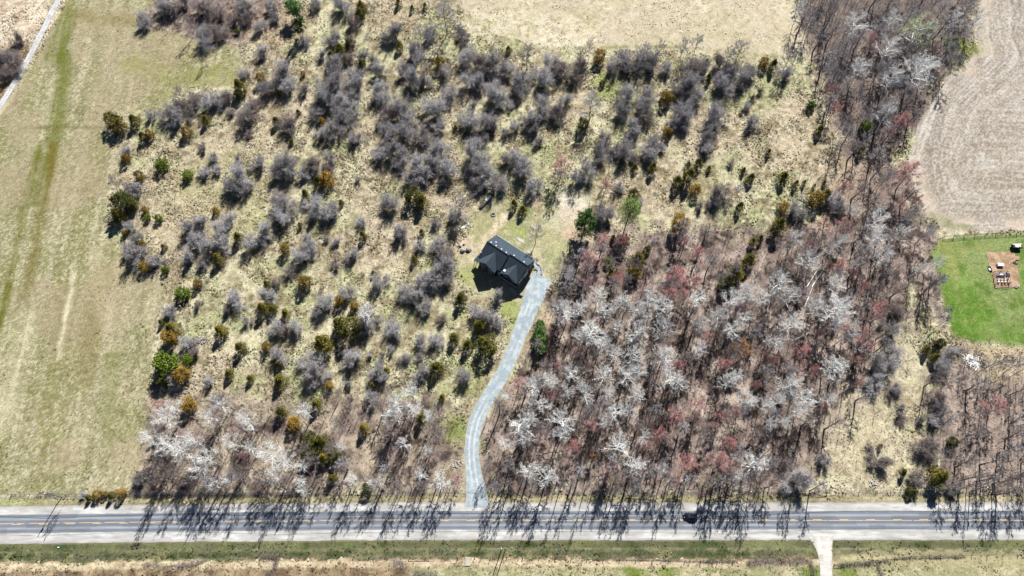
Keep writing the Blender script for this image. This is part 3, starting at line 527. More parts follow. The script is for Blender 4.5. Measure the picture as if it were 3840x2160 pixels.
def pine_mesh(seed, h, R, fol, clumps=70, per=45, leaf=.5, low=.45, flat=.45):
    """tall tree with separate tufted clumps of foliage on visible limbs"""
    rng = np.random.default_rng(seed); segs = [(np.array([0, 0, -.3]), np.array([.1, .05, h * .55]), .28, .18), (np.array([.1, .05, h * .55]), np.array([.2, 0, h * .95]), .18, .05)]; Pp = []
    for k in range(clumps):
        t = low + (1 - low) * rng.uniform(0, 1) ** .9; az = rng.uniform(0, 6.28); u_ = (t - low) / (1 - low); rr = R * math.sqrt(max(.03, 1 - ((u_ - .4) / .63) ** 2)) * rng.uniform(.35, 1); c = np.array([math.cos(az) * rr, math.sin(az) * rr, t * h]); b0 = np.array([.1, .05, t * h - .25 * rr])
        segs.append((b0, c, .07, .02)); cr = R * rng.uniform(.14, .27); Pp.append(c + rng.normal(0, 1, (per, 3)) * [cr * .6, cr * .6, cr * flat])
    V, F = tubes_np(segs, 5); tm = np_mesh('trunk', V, F, M['trunk'], smooth=True); Pp = np.vstack(Pp); LV, LF = leafs(Pp, rng.uniform(.5, 1.2, len(Pp)) * leaf, rng, .7)
    return tm, np_mesh('crown', LV, LF, fol), h, R

VAR = {
 'white': [bare_tree('white', 100 + i, 14, 4, M['white_bark'], M['white_twig'], 18, 6, 4000, .032, 1.5, limbmin=.1) for i in range(6)],
 'grey': [bare_tree('grey', 200 + i, 14, 4, M['grey_bark'], M['grey_twig'], 15, 6, 5200, .034, 1.2, limbmin=.06) for i in range(6)],
 'dark': [bare_tree('dark', 260 + i, 13, 3.6, M['grey_bark'], M['dark_twig'], 13, 6, 5200, .034, 1.1) for i in range(5)],
 'red': [bare_tree('red', 300 + i, 13, 3.2, M['grey_bark'], M['red_twig'], 12, 6, 3600, .042, 1, M['bud'], 3600, .13) for i in range(5)],
 'tall': [bare_tree('tall', 620 + i, 16, 2.6, M['grey_bark'], M['grey_twig' if i % 2 else 'dark_twig'], 12, 5, 2200, .036, 1.5, low=.42, el0=30, elr=38, lean=.06) for i in range(5)],
 'gold': [bare_tree('gold', 330, 12, 3.2, M['grey_bark'], M['red_twig'], 10, 6, 3000, .045, 1, M['gold'], 3600, .2)],
 'lime': [bare_tree('lime', 340, 15, 5, M['white_bark'], M['white_twig'], 13, 6, 4200, .05, 1.5, M['lime'], 5000, .2)],
 'shrub': [shrub_mesh('bare_shrub', 400 + i, 4, 3, M['shrub_twig'], 26, 9, 11000, .034) for i in range(8)],
 'brown': [shrub_mesh('bare_shrub', 440 + i, 3.2, 3, M['dark_twig'], 26, 9, 10000, .034) for i in range(4)],
 'cedar': [conifer(500 + i, 5.5, 2, M['cedar'], 2600, .26, 'cone') for i in range(4)], 'rust': [conifer(520 + i, 5, 2, M['rust'], 2600, .26, 'egg') for i in range(3)],
 'dark_c': [conifer(540 + i, 5.2, 2, M['dark'], 2800, .26, 'egg') for i in range(3)], 'green': [conifer(560 + i, 4, 2, M['green'], 2300, .28, 'ball') for i in range(3)],
 'spruce': [conifer(570 + i, 6, 2.2, M['pine'], 3200, .24, 'egg') for i in range(2)],
 'pine': [pine_mesh(580, 15, 4, M['pine']), pine_mesh(581, 11, 4, M['pine'], 60, 60, .5, .15)], 'leafing': [pine_mesh(590, 14, 4.6, M['lightgreen'], 110, 44, .3, .4, .6)],
}
REC = []                                                            # what was planted, for the labels
prn = random.Random(77)
def plant(kind, D, rpx, h=None, zfrac=None, look=None, cat=None, rmin=.5):
    """kind at view position D with crown radius rpx (quarter-tile pixels)"""
    z0 = {'tall': 9, 'white': 9, 'grey': 9, 'dark': 8, 'red': 8}.get(kind, 2.5)
    xa, ya = W(*D, z0); sc_px = FOC / ((ya * math.sin(TILT) + (HGT - z0) * math.cos(TILT))) / S0 * 4       # quarter-tile pixels per metre here
    R = max(rmin, rpx / sc_px); v = prn.choice(VAR[kind]); 
    if len(v) == 4: tm, cm, h0, R0 = v
    else: cm, h0, R0 = v; tm = None
    if h is None: h = {'white': 10 + 1.2 * R, 'grey': 8 + 1.4 * R, 'dark': 8 + 1.2 * R, 'tall': 13, 'red': 8 + 1.2 * R, 'gold': 11, 'lime': 15, 'shrub': .6 + 1.15 * R, 'brown': .5 + .9 * R, 'cedar': .8 + 2.3 * R, 'rust': .7 + 2.1 * R, 'dark_c': .7 + 2.1 * R, 'green': .5 + 1.7 * R, 'pine': 15, 'leafing': 13}[kind] * prn.uniform(.9, 1.1)
    zf = zfrac if zfrac is not None else {'white': .72, 'grey': .72, 'dark': .7, 'tall': .7, 'red': .75, 'shrub': .6, 'brown': .55}.get(kind, .6)
    X, Y = W(*D, h * zf); Zg = ground_z(X, Y); rz = prn.uniform(0, 6.28)
    nm, ct = {'white': ('pale_barked_tree', 'tree'), 'grey': ('bare_tree', 'tree'), 'dark': ('bare_tree', 'tree'), 'tall': ('slender_tree', 'tree'), 'red': ('red_budding_tree', 'tree'), 'gold': ('golden_tree', 'tree'), 'lime': ('budding_tree', 'tree'), 'shrub': ('bare_shrub', 'shrub'), 'brown': ('bare_shrub', 'shrub'),
              'cedar': ('cedar_tree', 'cedar'), 'rust': ('cedar_tree', 'cedar'), 'dark_c': ('cedar_tree', 'cedar'), 'green': ('green_conifer', 'conifer'), 'pine': ('pine_tree', 'pine'), 'spruce': ('spruce_tree', 'spruce'), 'leafing': ('leafing_tree', 'tree')}[kind]
    s = (R / R0, R / R0 * prn.uniform(.9, 1.1), h / h0)
    if tm is None: o = link(nm, cm, None, (X, Y, Zg), rz, s)
    else:
        o = link(nm, None, None, (X, Y, Zg), rz, s); o.empty_display_size = .5; link('trunk', tm, o); link('crown', cm, o)
    REC.append(dict(o=o, kind=kind, D=PROJ(X, Y, h * zf), R=R, h=h, cat=cat or ct, look=look)); return o

# evergreens, tile by tile: (x, y, radius, kind)
o_, r_, d_, g_, p_ = 'cedar', 'rust', 'dark_c', 'green', 'pine'
EV = {
 (0, 0): [(1120, 1200, 75, d_), (1185, 1250, 70, r_), (1340, 1200, 62, o_), (1430, 1365, 50, o_), (1500, 1340, 45, r_), (1870, 1320, 55, r_), (2065, 1195, 50, o_), (2400, 850, 65, o_), (2390, 310, 26, g_), (2400, 940, 50, d_)],
 (1, 0): [(420, 205, 52, p_), (1055, 50, 52, o_), (1050, 120, 48, d_), (1430, 10, 36, o_), (1570, 70, 26, o_), (1700, 50, 26, o_), (840, 490, 62, o_), (755, 560, 50, o_), (925, 430, 38, o_), (470, 735, 24, r_), (40, 780, 46, r_), (1440, 450, 40, o_), (1845, 620, 55, r_), (1060, 640, 48, o_), (420, 1120, 26, o_), (200, 1210, 44, o_), (655, 1205, 30, r_), (2540, 490, 32, o_), (2005, 1275, 20, o_), (230, 930, 34, o_), (350, 1420, 26, o_)],
 (2, 0): [(885, 550, 60, r_), (910, 835, 28, d_), (715, 1240, 55, d_), (1555, 965, 65, r_), (1565, 1320, 50, r_), (2540, 620, 50, r_), (1960, 620, 36, o_), (1985, 770, 40, o_)],
 (3, 0): [(60, 640, 48, o_), (435, 1055, 44, g_), (990, 1265, 58, g_), (525, 1295, 44, o_)],
 (0, 1): [(1620, 205, 64, g_), (1885, 305, 55, g_), (1480, 740, 32, g_), (1590, 740, 40, g_), (1655, 1265, 40, g_), (1220, 570, 95, d_), (1170, 700, 70, o_), (1310, 600, 60, d_), (1460, 660, 35, r_), (1390, 310, 46, r_), (1260, 140, 42, r_), (2390, 930, 55, o_), (2180, 1140, 60, o_), (2170, 665, 35, r_), (1440, 1230, 48, r_), (1640, 1030, 30, o_), (1250, 890, 26, r_), (1430, 1000, 30, r_), (1980, 1400, 42, r_)],
 (1, 1): [(490, 490, 45, o_), (710, 340, 70, r_), (620, 360, 55, o_), (855, 580, 30, o_), (1580, 510, 80, d_), (1670, 560, 70, o_), (1075, 910, 45, o_), (290, 1050, 50, r_), (480, 1385, 65, r_), (1665, 880, 30, o_), (440, 810, 26, o_), (1590, 1150, 35, o_), (100, 1400, 40, o_), (1180, 1290, 26, o_)],
 (2, 1): [(1420, 225, 48, o_), (1240, 235, 35, o_), (1885, 180, 50, o_), (1775, 205, 35, o_), (1790, 305, 75, o_), (1670, 370, 60, o_), (1985, 240, 26, o_), (2335, 255, 30, o_), (2410, 330, 50, o_), (1850, 450, 50, r_), (1230, 505, 55, d_), (2300, 620, 45, o_), (20, 590, 45, o_), (110, 650, 50, o_), (1690, 780, 85, r_), (1270, 1150, 85, o_), (1230, 1290, 70, r_), (2395, 1150, 70, o_), (2260, 1270, 95, o_), (2160, 1370, 75, o_), (2430, 970, 45, o_), (2510, 940, 35, o_), (1370, 1040, 40, o_), (970, 1190, 40, g_), (1000, 1290, 40, o_), (1020, 940, 32, o_)],
 (3, 1): [(165, 320, 62, o_), (285, 390, 35, o_), (370, 380, 26, o_), (470, 415, 20, o_), (940, 40, 50, o_), (500, 540, 70, r_), (590, 500, 60, o_), (165, 630, 50, r_), (120, 800, 80, o_), (570, 385, 20, o_), (10, 75, 30, o_)],
 (0, 2): [(1830, 45, 75, g_), (1720, 400, 85, o_), (1690, 490, 75, r_), (1660, 750, 120, g_), (1880, 720, 56, g_), (1820, 860, 80, r_), (2210, 420, 70, o_), (2410, 590, 60, o_), (2300, 850, 50, o_), (2510, 900, 40, o_), (1890, 1170, 70, r_), (1615, 340, 30, o_), (1640, 920, 60, d_)],
 (1, 2): [(655, 545, 105, o_), (840, 120, 50, r_), (985, 170, 45, r_), (920, 380, 110, d_), (820, 350, 70, o_), (2060, 90, 65, o_), (2250, 370, 70, o_), (2130, 560, 60, o_), (2330, 560, 95, d_), (1990, 490, 60, o_), (1810, 790, 70, o_), (230, 920, 70, o_), (735, 970, 40, r_), (1170, 975, 35, o_), (100, 590, 45, r_), (60, 190, 60, o_), (160, 200, 50, o_), (290, 240, 50, o_), (240, 1230, 60, o_), (600, 1160, 60, o_), (370, 1350, 66, r_), (1310, 820, 40, o_), (1080, 1400, 60, o_), (1660, 1300, 60, o_), (1870, 1090, 40, o_), (220, 760, 40, o_)],
 (2, 2): [(990, 70, 50, o_), (1130, 80, 32, o_), (2130, 240, 32, o_)],
 (3, 2): [(1600, 610, 50, o_), (1690, 690, 50, o_), (1740, 560, 46, d_)],
 (0, 3): [(880, 655, 34, o_), (970, 620, 45, r_), (1045, 625, 30, r_), (1105, 632, 40, o_), (1205, 610, 45, r_)],
 (1, 3): [(640, 90, 95, o_), (560, 170, 95, d_), (680, 250, 65, o_), (1110, 570, 50, d_), (790, 230, 60, d_), (760, 460, 46, o_), (530, 60, 70, d_)],
 (3, 3): [(1370, 400, 45, o_), (1740, 440, 95, o_), (1140, 135, 26, o_), (1440, 590, 40, d_), (1870, 100, 50, d_)],
}
for (c, r), L in EV.items():
    for x, y, R, k in L: plant(k, T(c, r, x, y), R)
plant('pine', T(1, 0, 380, 85), 88, 10, .6, 'tall deep green pine near the top edge beyond the shrubs')
plant('pine', T(2, 1, 745, 750), 98, 16, .72, 'tall rich green pine with a long trunk beside the bare earth strip')
plant('leafing', T(2, 1, 1190, 660), 120, 15, .72, 'large tree in fresh light green leaf beside the deep green pine')
for y, rr_ in ((375, 50), (450, 62), (530, 66), (610, 52)): plant('spruce', T(2, 2, 285, y), rr_, 6, .5, None)
plant('lime', T(3, 0, 1510, 310), 170, 16, .75, 'large pale yellow-green budding tree in the grey upper wood')
plant('gold', T(2, 2, 2320, 620), 88, 12, .75, 'golden tan tree among the pale trees of the big wood')
plant('gold', T(2, 3, 820, 240), 30, 7, .75, 'small golden tree in the wood near the road')

# bare trees seen one by one
WH = {
 (2, 2): [(560, 250, 110), (480, 220, 80), (870, 90, 80), (700, 180, 80), (940, 240, 90), (800, 470, 120), (900, 560, 90), (700, 480, 80), (1060, 390, 70), (1080, 160, 80), (1250, 230, 100), (1400, 120, 110), (1530, 180, 90), (1250, 450, 100), (1500, 400, 100), (1330, 290, 80), (1040, 670, 80), (1250, 670, 90), (1550, 680, 100), (590, 870, 90), (350, 930, 80), (920, 900, 90), (1150, 870, 100), (1300, 830, 70), (1600, 900, 110), (1700, 980, 80), (560, 1040, 80), (750, 1080, 90), (200, 1000, 90), (980, 1040, 70), (1250, 1070, 90), (1070, 1230, 90), (1200, 1250, 80), (930, 1330, 70), (520, 1340, 120), (200, 1310, 70), (330, 1170, 70), (90, 1390, 120), (200, 1170, 60), (2080, 310, 90), (2220, 400, 100), (2340, 310, 80), (2200, 100, 90), (2360, 30, 90), (2500, 90, 80), (2160, 930, 80), (2260, 880, 70), (1880, 620, 70), (1900, 380, 70), (1880, 90, 80), (2350, 1110, 90), (2560, 1180, 60), (690, 980, 50), (430, 950, 60)],
 (3, 2): [(230, 90, 90), (640, 200, 150), (740, 170, 100), (480, 200, 80), (240, 350, 110), (70, 550, 80), (680, 370, 60), (850, 480, 60), (850, 370, 44), (650, 810, 120), (220, 970, 100), (740, 800, 60), (380, 1090, 90), (600, 1110, 70), (100, 1160, 80), (330, 1230, 90), (40, 1360, 60), (180, 1330, 60)],
 (3, 1): [(1100, 770, 100), (1080, 960, 100), (1330, 900, 70), (1170, 1120, 90), (420, 1180, 100), (300, 950, 70), (640, 1050, 60), (740, 990, 60), (870, 640, 60), (1710, 1190, 60), (100, 1400, 100), (1540, 1240, 50), (870, 1200, 44), (700, 1400, 80)],
 (2, 3): [(1060, 140, 115), (1230, 330, 100), (2430, 320, 120), (180, 400, 100), (350, 450, 95), (1330, 50, 60), (120, 50, 100), (500, 20, 80), (2250, 450, 60), (1500, 380, 60)],
 (0, 2): [(1650, 1320, 100), (1750, 1180, 70), (2200, 1180, 90), (2130, 1300, 80), (2450, 1290, 70), (2500, 1370, 70)],
 (0, 3): [(1500, 60, 90), (1700, 130, 110), (1850, 200, 120), (2100, 270, 110), (2000, 400, 90), (2330, 80, 80), (2300, 480, 60), (2150, 530, 60), (2500, 160, 60), (1950, 80, 80)],
 (1, 3): [(150, 230, 130), (300, 300, 100), (450, 350, 60), (180, 440, 70), (450, 490, 60), (480, 580, 60), (850, 150, 50), (1500, 110, 60), (1730, 180, 50), (1160, 520, 50), (1650, 410, 60), (1850, 480, 90), (950, 500, 70), (1250, 500, 50), (2500, 120, 60)],
 (1, 2): [(500, 1230, 80), (1550, 1030, 80), (1420, 1170, 90), (1560, 1220, 80), (1360, 1290, 100), (1750, 1280, 60), (1120, 230, 80)],
 (3, 0): [(910, 230, 100), (1260, 220, 90), (930, 690, 80), (1250, 770, 90), (1530, 720, 120), (1640, 700, 90), (1290, 850, 70), (440, 270, 50), (330, 80, 50), (1870, 200, 60), (2120, 190, 60), (1820, 520, 70), (1220, 500, 90), (1210, 1160, 80)],
}
for (c, r), L in WH.items():
    for x, y, R in L: plant('grey' if (c, r) == (3, 0) and R < 85 and prn.random() < .4 else 'white', T(c, r, x, y), R * (1.3 if (c, r) == (3, 0) else 1.15))
RD = {
 (3, 0): [(1030, 400, 60), (1600, 180, 40), (1690, 450, 28), (690, 1080, 60), (1370, 1220, 70), (1220, 1340, 50), (620, 910, 40)],
 (2, 1): [(500, 220, 85), (940, 420, 60), (930, 960, 65), (1115, 975, 50), (900, 1070, 45), (750, 1170, 85), (1635, 1330, 100), (760, 1420, 60), (1880, 1090, 60), (1730, 980, 50), (1850, 1390, 50), (1060, 1340, 60)],
 (3, 1): [(1430, 300, 110), (790, 420, 50), (770, 800, 60), (560, 820, 60), (420, 1040, 50), (720, 1240, 70), (860, 1290, 40), (1330, 610, 40), (1500, 570, 40), (1280, 1000, 32), (980, 1430, 40)],
 (2, 2): [(1570, 60, 70), (1350, 30, 50), (660, 650, 45), (450, 780, 40), (1670, 790, 65), (1960, 510, 60), (2130, 760, 60), (1880, 1180, 70), (1650, 1280, 80), (1850, 1300, 50), (60, 960, 70), (800, 1370, 60), (390, 1060, 50), (2300, 180, 60), (1720, 60, 50), (2560, 670, 40), (2080, 1280, 50), (2260, 1260, 50), (2460, 980, 40), (2020, 1390, 40), (1500, 1430, 40)],
 (3, 2): [(1090, 220, 80), (990, 580, 75), (980, 480, 50), (350, 650, 70), (350, 770, 32), (890, 740, 40), (460, 820, 50), (50, 730, 40), (240, 830, 32), (520, 460, 40), (770, 410, 40), (930, 950, 32), (560, 1200, 40), (2300, 1200, 90)],
 (2, 3): [(620, 150, 60), (1000, 340, 50), (940, 440, 50), (1370, 140, 40), (1510, 30, 60), (1770, 330, 80), (2100, 310, 100), (2180, 110, 65), (1640, 470, 55)],
 (1, 3): [(2030, 480, 50)], (0, 2): [(1620, 1190, 60)], (0, 3): [(2450, 240, 40)],
}
for (c, r), L in RD.items():
    for x, y, R in L: plant('red', T(c, r, x, y), R * 1.2)
# tall grey trees standing in the hedgerow and among the shrubs
GR = {(1, 0): [(1900, 150, 130), (1650, 330, 80), (1760, 380, 60), (1650, 600, 90), (2050, 330, 90), (830, 700, 60), (1180, 100, 40)], (2, 0): [(150, 540, 85), (700, 540, 60), (790, 480, 55), (1330, 520, 90), (1480, 500, 70), (1730, 450, 70), (1870, 420, 75), (2190, 560, 80), (2300, 480, 90), (800, 1060, 130), (1070, 560, 50)],
      (0, 0): [(1880, 230, 44), (2060, 450, 40), (1800, 930, 60), (2480, 1080, 50)], (2, 1): [(245, 880, 90), (480, 330, 70), (700, 200, 80), (990, 180, 50)], (3, 1): [(1600, 890, 90), (1700, 1370, 100), (1200, 330, 70), (700, 60, 70), (640, 1000, 50)], (3, 2): [(1760, 230, 80), (2260, 770, 90), (2520, 780, 100), (1780, 330, 60)], (3, 0): [(200, 600, 85)],
      (1, 1): [(2040, 590, 95)], (0, 1): [(1150, 390, 70)], (0, 3): [(540, 640, 46)], (1, 3): [(2320, 330, 60)]}
for (c, r), L in GR.items():
    for x, y, R in L: plant('grey', T(c, r, x, y), R)
# fill the woods with the greyer, lower trees between
def poisson(P, dmin, nmax, seed, z=8, avoid=()):
    rng = random.Random(seed); Q = np.array(WP(P, z)); lo, hi = Q.min(0), Q.max(0); pts = []; tries = 0
    while len(pts) < nmax and tries < nmax * 60:
        tries += 1; x, y = rng.uniform(lo[0], hi[0]), rng.uniform(lo[1], hi[1])
        u, v = PROJ(x, y, z)
        if not (-60 < u < 2636 and -50 < v < 1480): continue
        if sdpoly(np.array([x]), np.array([y]), Q)[0] < .5: continue
        if any((x - a) ** 2 + (y - b) ** 2 < dmin * dmin for a, b in pts): continue
        pts.append((x, y))
    return pts
for P, dm, n, seed, kinds in ((P_W1, 4.4, 140, 1, ('dark', 'grey', 'tall', 'tall')), (P_W2, 4.8, 66, 2, ('grey', 'grey', 'tall')), (P_W3, 6.0, 26, 3, ('dark', 'tall', 'tall')), (P_W4, 5.6, 26, 4, ('dark', 'tall')), ):
    for x, y in poisson(P, dm, n, seed):
        k = prn.choice(kinds); plant(k, PROJ(x, y, 8), prn.uniform(58, 100))

for x0, x1, n, sd in ((1240, 2040, 30, 5), (380, 1150, 22, 6), (2410, 2600, 10, 7)):
    q = random.Random(sd)
    for i in range(n):
        x = x0 + (x1 - x0) * (i + q.uniform(.1, .9)) / n; X, Y = W(x, q.uniform(1205, 1236)); h = q.uniform(10, 17); plant(q.choice(('tall', 'tall', 'dark')), PROJ(X, Y, h * .7), q.uniform(45, 75), h, .7)
# shrubs seen one by one
SH = {
 (0, 0): [(1650, 60, 80), (1730, 110, 60), (1840, 20, 70), (1460, 200, 70), (2050, 60, 90), (2200, 150, 70), (2050, 370, 90), (2200, 330, 80), (2450, 60, 80), (2350, 200, 60), (2480, 180, 60), (180, 400, 60), (90, 600, 110), (30, 560, 80), (60, 750, 70), (1700, 1130, 90), (1850, 1080, 90), (1760, 1200, 80), (1960, 1010, 80), (2080, 1020, 80), (2180, 1000, 70), (2270, 980, 70), (2450, 740, 50), (2480, 1180, 100), (2550, 1060, 70), (1510, 1160, 50), (2330, 1130, 40), (2510, 1350, 40)],
 (1, 0): [(40, 260, 60), (50, 520, 60), (150, 60, 60), (180, 170, 50), (600, 30, 60), (860, 50, 80), (980, 230, 65), (480, 410, 55), (780, 370, 70), (950, 420, 50), (655, 550, 45), (260, 740, 110), (130, 870, 90), (330, 850, 80), (480, 900, 50), (800, 650, 80), (920, 590, 60), (1060, 560, 60), (1170, 600, 50), (760, 850, 120), (680, 950, 90), (1000, 780, 110), (960, 950, 60), (1240, 700, 70), (1250, 900, 90), (1270, 1000, 70), (1380, 320, 90), (1300, 380, 50), (1750, 330, 70), (2080, 350, 70), (1600, 500, 80), (1500, 700, 70), (1580, 800, 90), (1700, 800, 70), (1900, 720, 60), (1450, 1080, 100), (1340, 1150, 90), (1520, 1180, 80), (850, 1020, 80), (960, 1060, 80), (780, 1050, 70), (600, 1130, 70), (880, 1180, 90), (780, 1300, 90), (650, 1340, 60), (330, 1260, 100), (1000, 1390, 70), (1240, 1270, 40), (1320, 1330, 90), (1500, 1330, 80), (1650, 1350, 90), (1790, 1080, 110), (1840, 1260, 70), (1960, 930, 80), (2130, 560, 90), (2250, 650, 100), (2400, 620, 100), (2500, 700, 80), (2140, 800, 90), (2250, 830, 80), (2400, 930, 100), (2480, 1010, 70), (2180, 1050, 40), (2150, 1200, 100), (2300, 1230, 100), (2380, 1270, 60), (2500, 1330, 40), (2300, 1400, 50)],
 (2, 0): [(400, 620, 90), (300, 760, 100), (500, 700, 90), (620, 780, 80), (80, 800, 90), (60, 930, 60), (700, 640, 60), (330, 1060, 100), (450, 1130, 90), (190, 1190, 90), (220, 1290, 60), (540, 1000, 60), (1120, 600, 80), (1200, 680, 80), (1300, 580, 80), (1400, 620, 80), (1000, 700, 60), (1560, 680, 60), (1800, 700, 110), (1900, 650, 80), (1750, 850, 110), (1850, 960, 90), (1660, 930, 60), (2100, 640, 90), (2200, 720, 100), (2130, 850, 90), (2300, 800, 90), (2400, 700, 70), (1150, 950, 95), (1120, 1090, 80), (1350, 950, 95), (1320, 1080, 70), (1720, 1130, 100), (1650, 1240, 70), (1740, 1250, 60), (1350, 1190, 70), (1230, 1270, 70), (1210, 1340, 60), (2050, 1130, 90), (2010, 1230, 70), (1980, 1380, 70), (2420, 1230, 65), (940, 1380, 70), (1420, 1420, 70), (260, 1420, 50), (20, 1270, 50), (2370, 1070, 40), (2310, 1130, 22), (2500, 920, 32), (2420, 980, 32)],
 (3, 0): [(170, 730, 70)],
 (0, 1): [(1260, 80, 50), (1300, 440, 60), (1390, 450, 50), (2040, 40, 40), (2150, 130, 50), (2060, 280, 60), (2180, 250, 50), (2390, 160, 40), (2400, 330, 110), (2320, 430, 80), (2450, 450, 70), (2300, 750, 60), (2000, 800, 80), (1900, 830, 80), (2200, 860, 80), (1990, 960, 90), (2100, 1020, 90), (2250, 1000, 70), (1890, 1130, 70), (1550, 1180, 70), (1350, 1100, 90), (1290, 1050, 60), (1370, 940, 50), (1290, 820, 50), (2500, 1000, 70), (2050, 1200, 60)],
 (1, 1): [(30, 200, 70), (310, 200, 110), (240, 260, 80), (570, 220, 90), (500, 280, 60), (720, 260, 60), (740, 130, 55), (280, 600, 110), (250, 720, 90), (590, 600, 80), (680, 680, 90), (780, 640, 70), (560, 720, 60), (80, 880, 90), (40, 980, 60), (440, 1120, 85), (540, 1040, 70), (520, 960, 60), (1340, 580, 95), (1020, 360, 26), (1060, 790, 50), (970, 1110, 60), (950, 1160, 50), (800, 1220, 45), (1450, 900, 70), (1450, 850, 50), (1640, 1020, 50), (1800, 790, 45), (1850, 1010, 80), (1900, 1130, 90), (1930, 1230, 90), (1850, 1300, 90), (1750, 1350, 90), (1680, 1380, 80), (1900, 1370, 70), (1230, 1370, 70), (1250, 100, 80), (1400, 60, 90), (1480, 150, 80), (1640, 200, 100), (1550, 330, 70), (1700, 300, 80), (1850, 60, 100), (1900, 220, 100), (1780, 170, 80), (1890, 390, 40), (2000, 720, 70), (1990, 880, 50), (2200, 60, 110), (2260, 180, 90), (2180, 260, 70), (2300, 300, 90), (2400, 380, 90), (2240, 400, 70), (2530, 160, 60), (330, 1280, 60), (200, 1400, 50), (800, 980, 40), (710, 950, 26)],
 (2, 1): [(100, 200, 110), (40, 130, 70), (220, 430, 90), (780, 280, 80), (640, 330, 60), (880, 120, 70), (900, 30, 70), (1150, 60, 100), (1050, 40, 70), (1400, 60, 90), (1380, 140, 60), (1230, 150, 40), (1070, 420, 50), (1290, 590, 40), (2100, 500, 100), (2040, 570, 60), (1960, 30, 60), (1890, 620, 40), (2200, 200, 30), (1500, 30, 40), (960, 680, 90), (880, 730, 70), (570, 1330, 90)],
 (3, 1): [(280, 640, 70), (330, 720, 60), (660, 560, 80), (720, 640, 60)],
 (0, 2): [(1700, 230, 60), (2360, 120, 80), (2300, 200, 60), (1850, 560, 70), (1950, 620, 70), (2100, 950, 50), (1720, 930, 60), (2480, 330, 40), (1990, 170, 40)],
 (1, 2): [(120, 80, 80), (400, 380, 70), (300, 430, 70), (200, 400, 70), (690, 150, 80), (640, 220, 60), (930, 60, 70), (1130, 300, 80), (1100, 380, 80), (1380, 400, 80), (1420, 470, 50), (1350, 620, 40), (1275, 680, 26), (1140, 680, 26), (970, 680, 80), (940, 770, 60), (560, 760, 100), (620, 860, 100), (540, 930, 80), (220, 680, 70), (1210, 830, 90), (1260, 900, 60), (1490, 700, 50), (1690, 830, 60), (1640, 900, 50), (1700, 170, 80), (1600, 60, 90), (1500, 40, 70), (1870, 320, 45), (1800, 520, 70), (1650, 540, 60), (2300, 280, 90), (2400, 330, 60), (2200, 250, 60), (2100, 900, 70), (1640, 690, 40), (2430, 80, 60), (930, 970, 40), (1150, 1130, 70)],
 (3, 2): [(1340, 1300, 50), (1540, 1330, 36), (1680, 1350, 60), (1350, 1190, 30), (1250, 650, 90), (1180, 780, 100), (1230, 420, 80), (1100, 950, 80), (1300, 230, 70), (1830, 650, 70), (1750, 780, 80), (1700, 1100, 70), (1730, 1200, 70), (1270, 1000, 60)],
 (3, 3): [(1130, 280, 100), (1600, 150, 110), (570, 300, 60), (320, 500, 110), (1500, 480, 80), (180, 330, 60), (1870, 560, 60)],
 (0, 3): [(1400, 480, 60), (820, 640, 36)],
}
for (c, r), L in SH.items():
    for x, y, R in L: plant('brown' if ((c, r) in ((0, 0), (3, 3)) and prn.random() < .5) or prn.random() < .12 else 'shrub', T(c, r, x, y), R * 1.28)
print('plants', len(REC), 'trees', sum(1 for a in REC if a['cat'] == 'tree'), 'shrubs', sum(1 for a in REC if a['cat'] == 'shrub'))

# ------------------------------------------------------------------ stuff: tussocks, brush, saplings
rs = np.random.default_rng(9)
def scatter(n, rids, dens=None, seed=0):
    r = np.random.default_rng(seed); x = r.uniform(-262, 262, n); y = r.uniform(2, 296, n); c, rid, z = ground_c(x, y)
    k = (np.abs(x) < 164.8 + .306 * y + 10) & np.isin(rid, rids)
    k &= np.abs(y - np.interp(x, RX, RY)) > 6.8
    k &= (dline(x, y, drivew) > 3.4) & (dline(x, y, trackw) > 1.6) & (dline(x, y, lanew) > 2.6) & (np.hypot(x - HX, y - HY) > 12.5)
    if dens is not None: k &= r.random(n) < dens(x, y)
    return x[k], y[k], z[k], c[k]
def tussocks(name, n, rids, hr, rr, label, dens=None, seed=1, dark=.35):
    x, y, z, c = scatter(n, rids, dens, seed); n = len(x); r = np.random.default_rng(seed + 1); K = 5; vk = .45 + 1.2 * sst(.3, .68, fbm(x, y, 7, 3, seed + 7))
    h = r.uniform(*hr, n) * vk; R = r.uniform(*rr, n) * (.55 + .45 * vk) * r.choice([.7, 1, 1.5], n); a0 = r.uniform(0, 6.28, n)
    ang = a0[:, None] + np.arange(K)[None] * 2 * np.pi / K + r.normal(0, .2, (n, K)); rad = R[:, None] * r.uniform(.6, 1.35, (n, K))
    V = np.zeros((n, K + 1, 3)); V[:, 0] = np.stack([x + r.normal(0, .1, n) * R, y + r.normal(0, .1, n) * R, z + h], 1); V[:, 1:, 0] = x[:, None] + np.cos(ang) * rad; V[:, 1:, 1] = y[:, None] + np.sin(ang) * rad; V[:, 1:, 2] = z[:, None] - .06
    base = (np.arange(n) * (K + 1))[:, None, None]; F = (np.array([[0, 1 + i, 1 + (i + 1) % K] for i in range(K)])[None] + base).reshape(-1, 3)
    cc = c * r.uniform(.85, 1.18, n)[:, None]; dk = r.random(n) < dark; cc[dk] *= r.uniform(.4, .8, dk.sum())[:, None]
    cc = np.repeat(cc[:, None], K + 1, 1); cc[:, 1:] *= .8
    tag(link(name, np_mesh(name, V.reshape(-1, 3), F, M['tuft'], cc.reshape(-1, 3))), label, 'grass', kind='stuff')
tussocks('dry_grass', 330000, [0], (.12, .5), (.18, .5), 'straw-coloured grass tussocks covering the open meadow', lambda x, y: .25 + .75 * sst(.35, .6, fbm(x, y, 10, 3, 205)), 3, .24)
tussocks('pasture_grass', 130000, [7, 8], (.08, .42), (.15, .5), 'dry grass tussocks of verges and pasture', None, 13, .15)
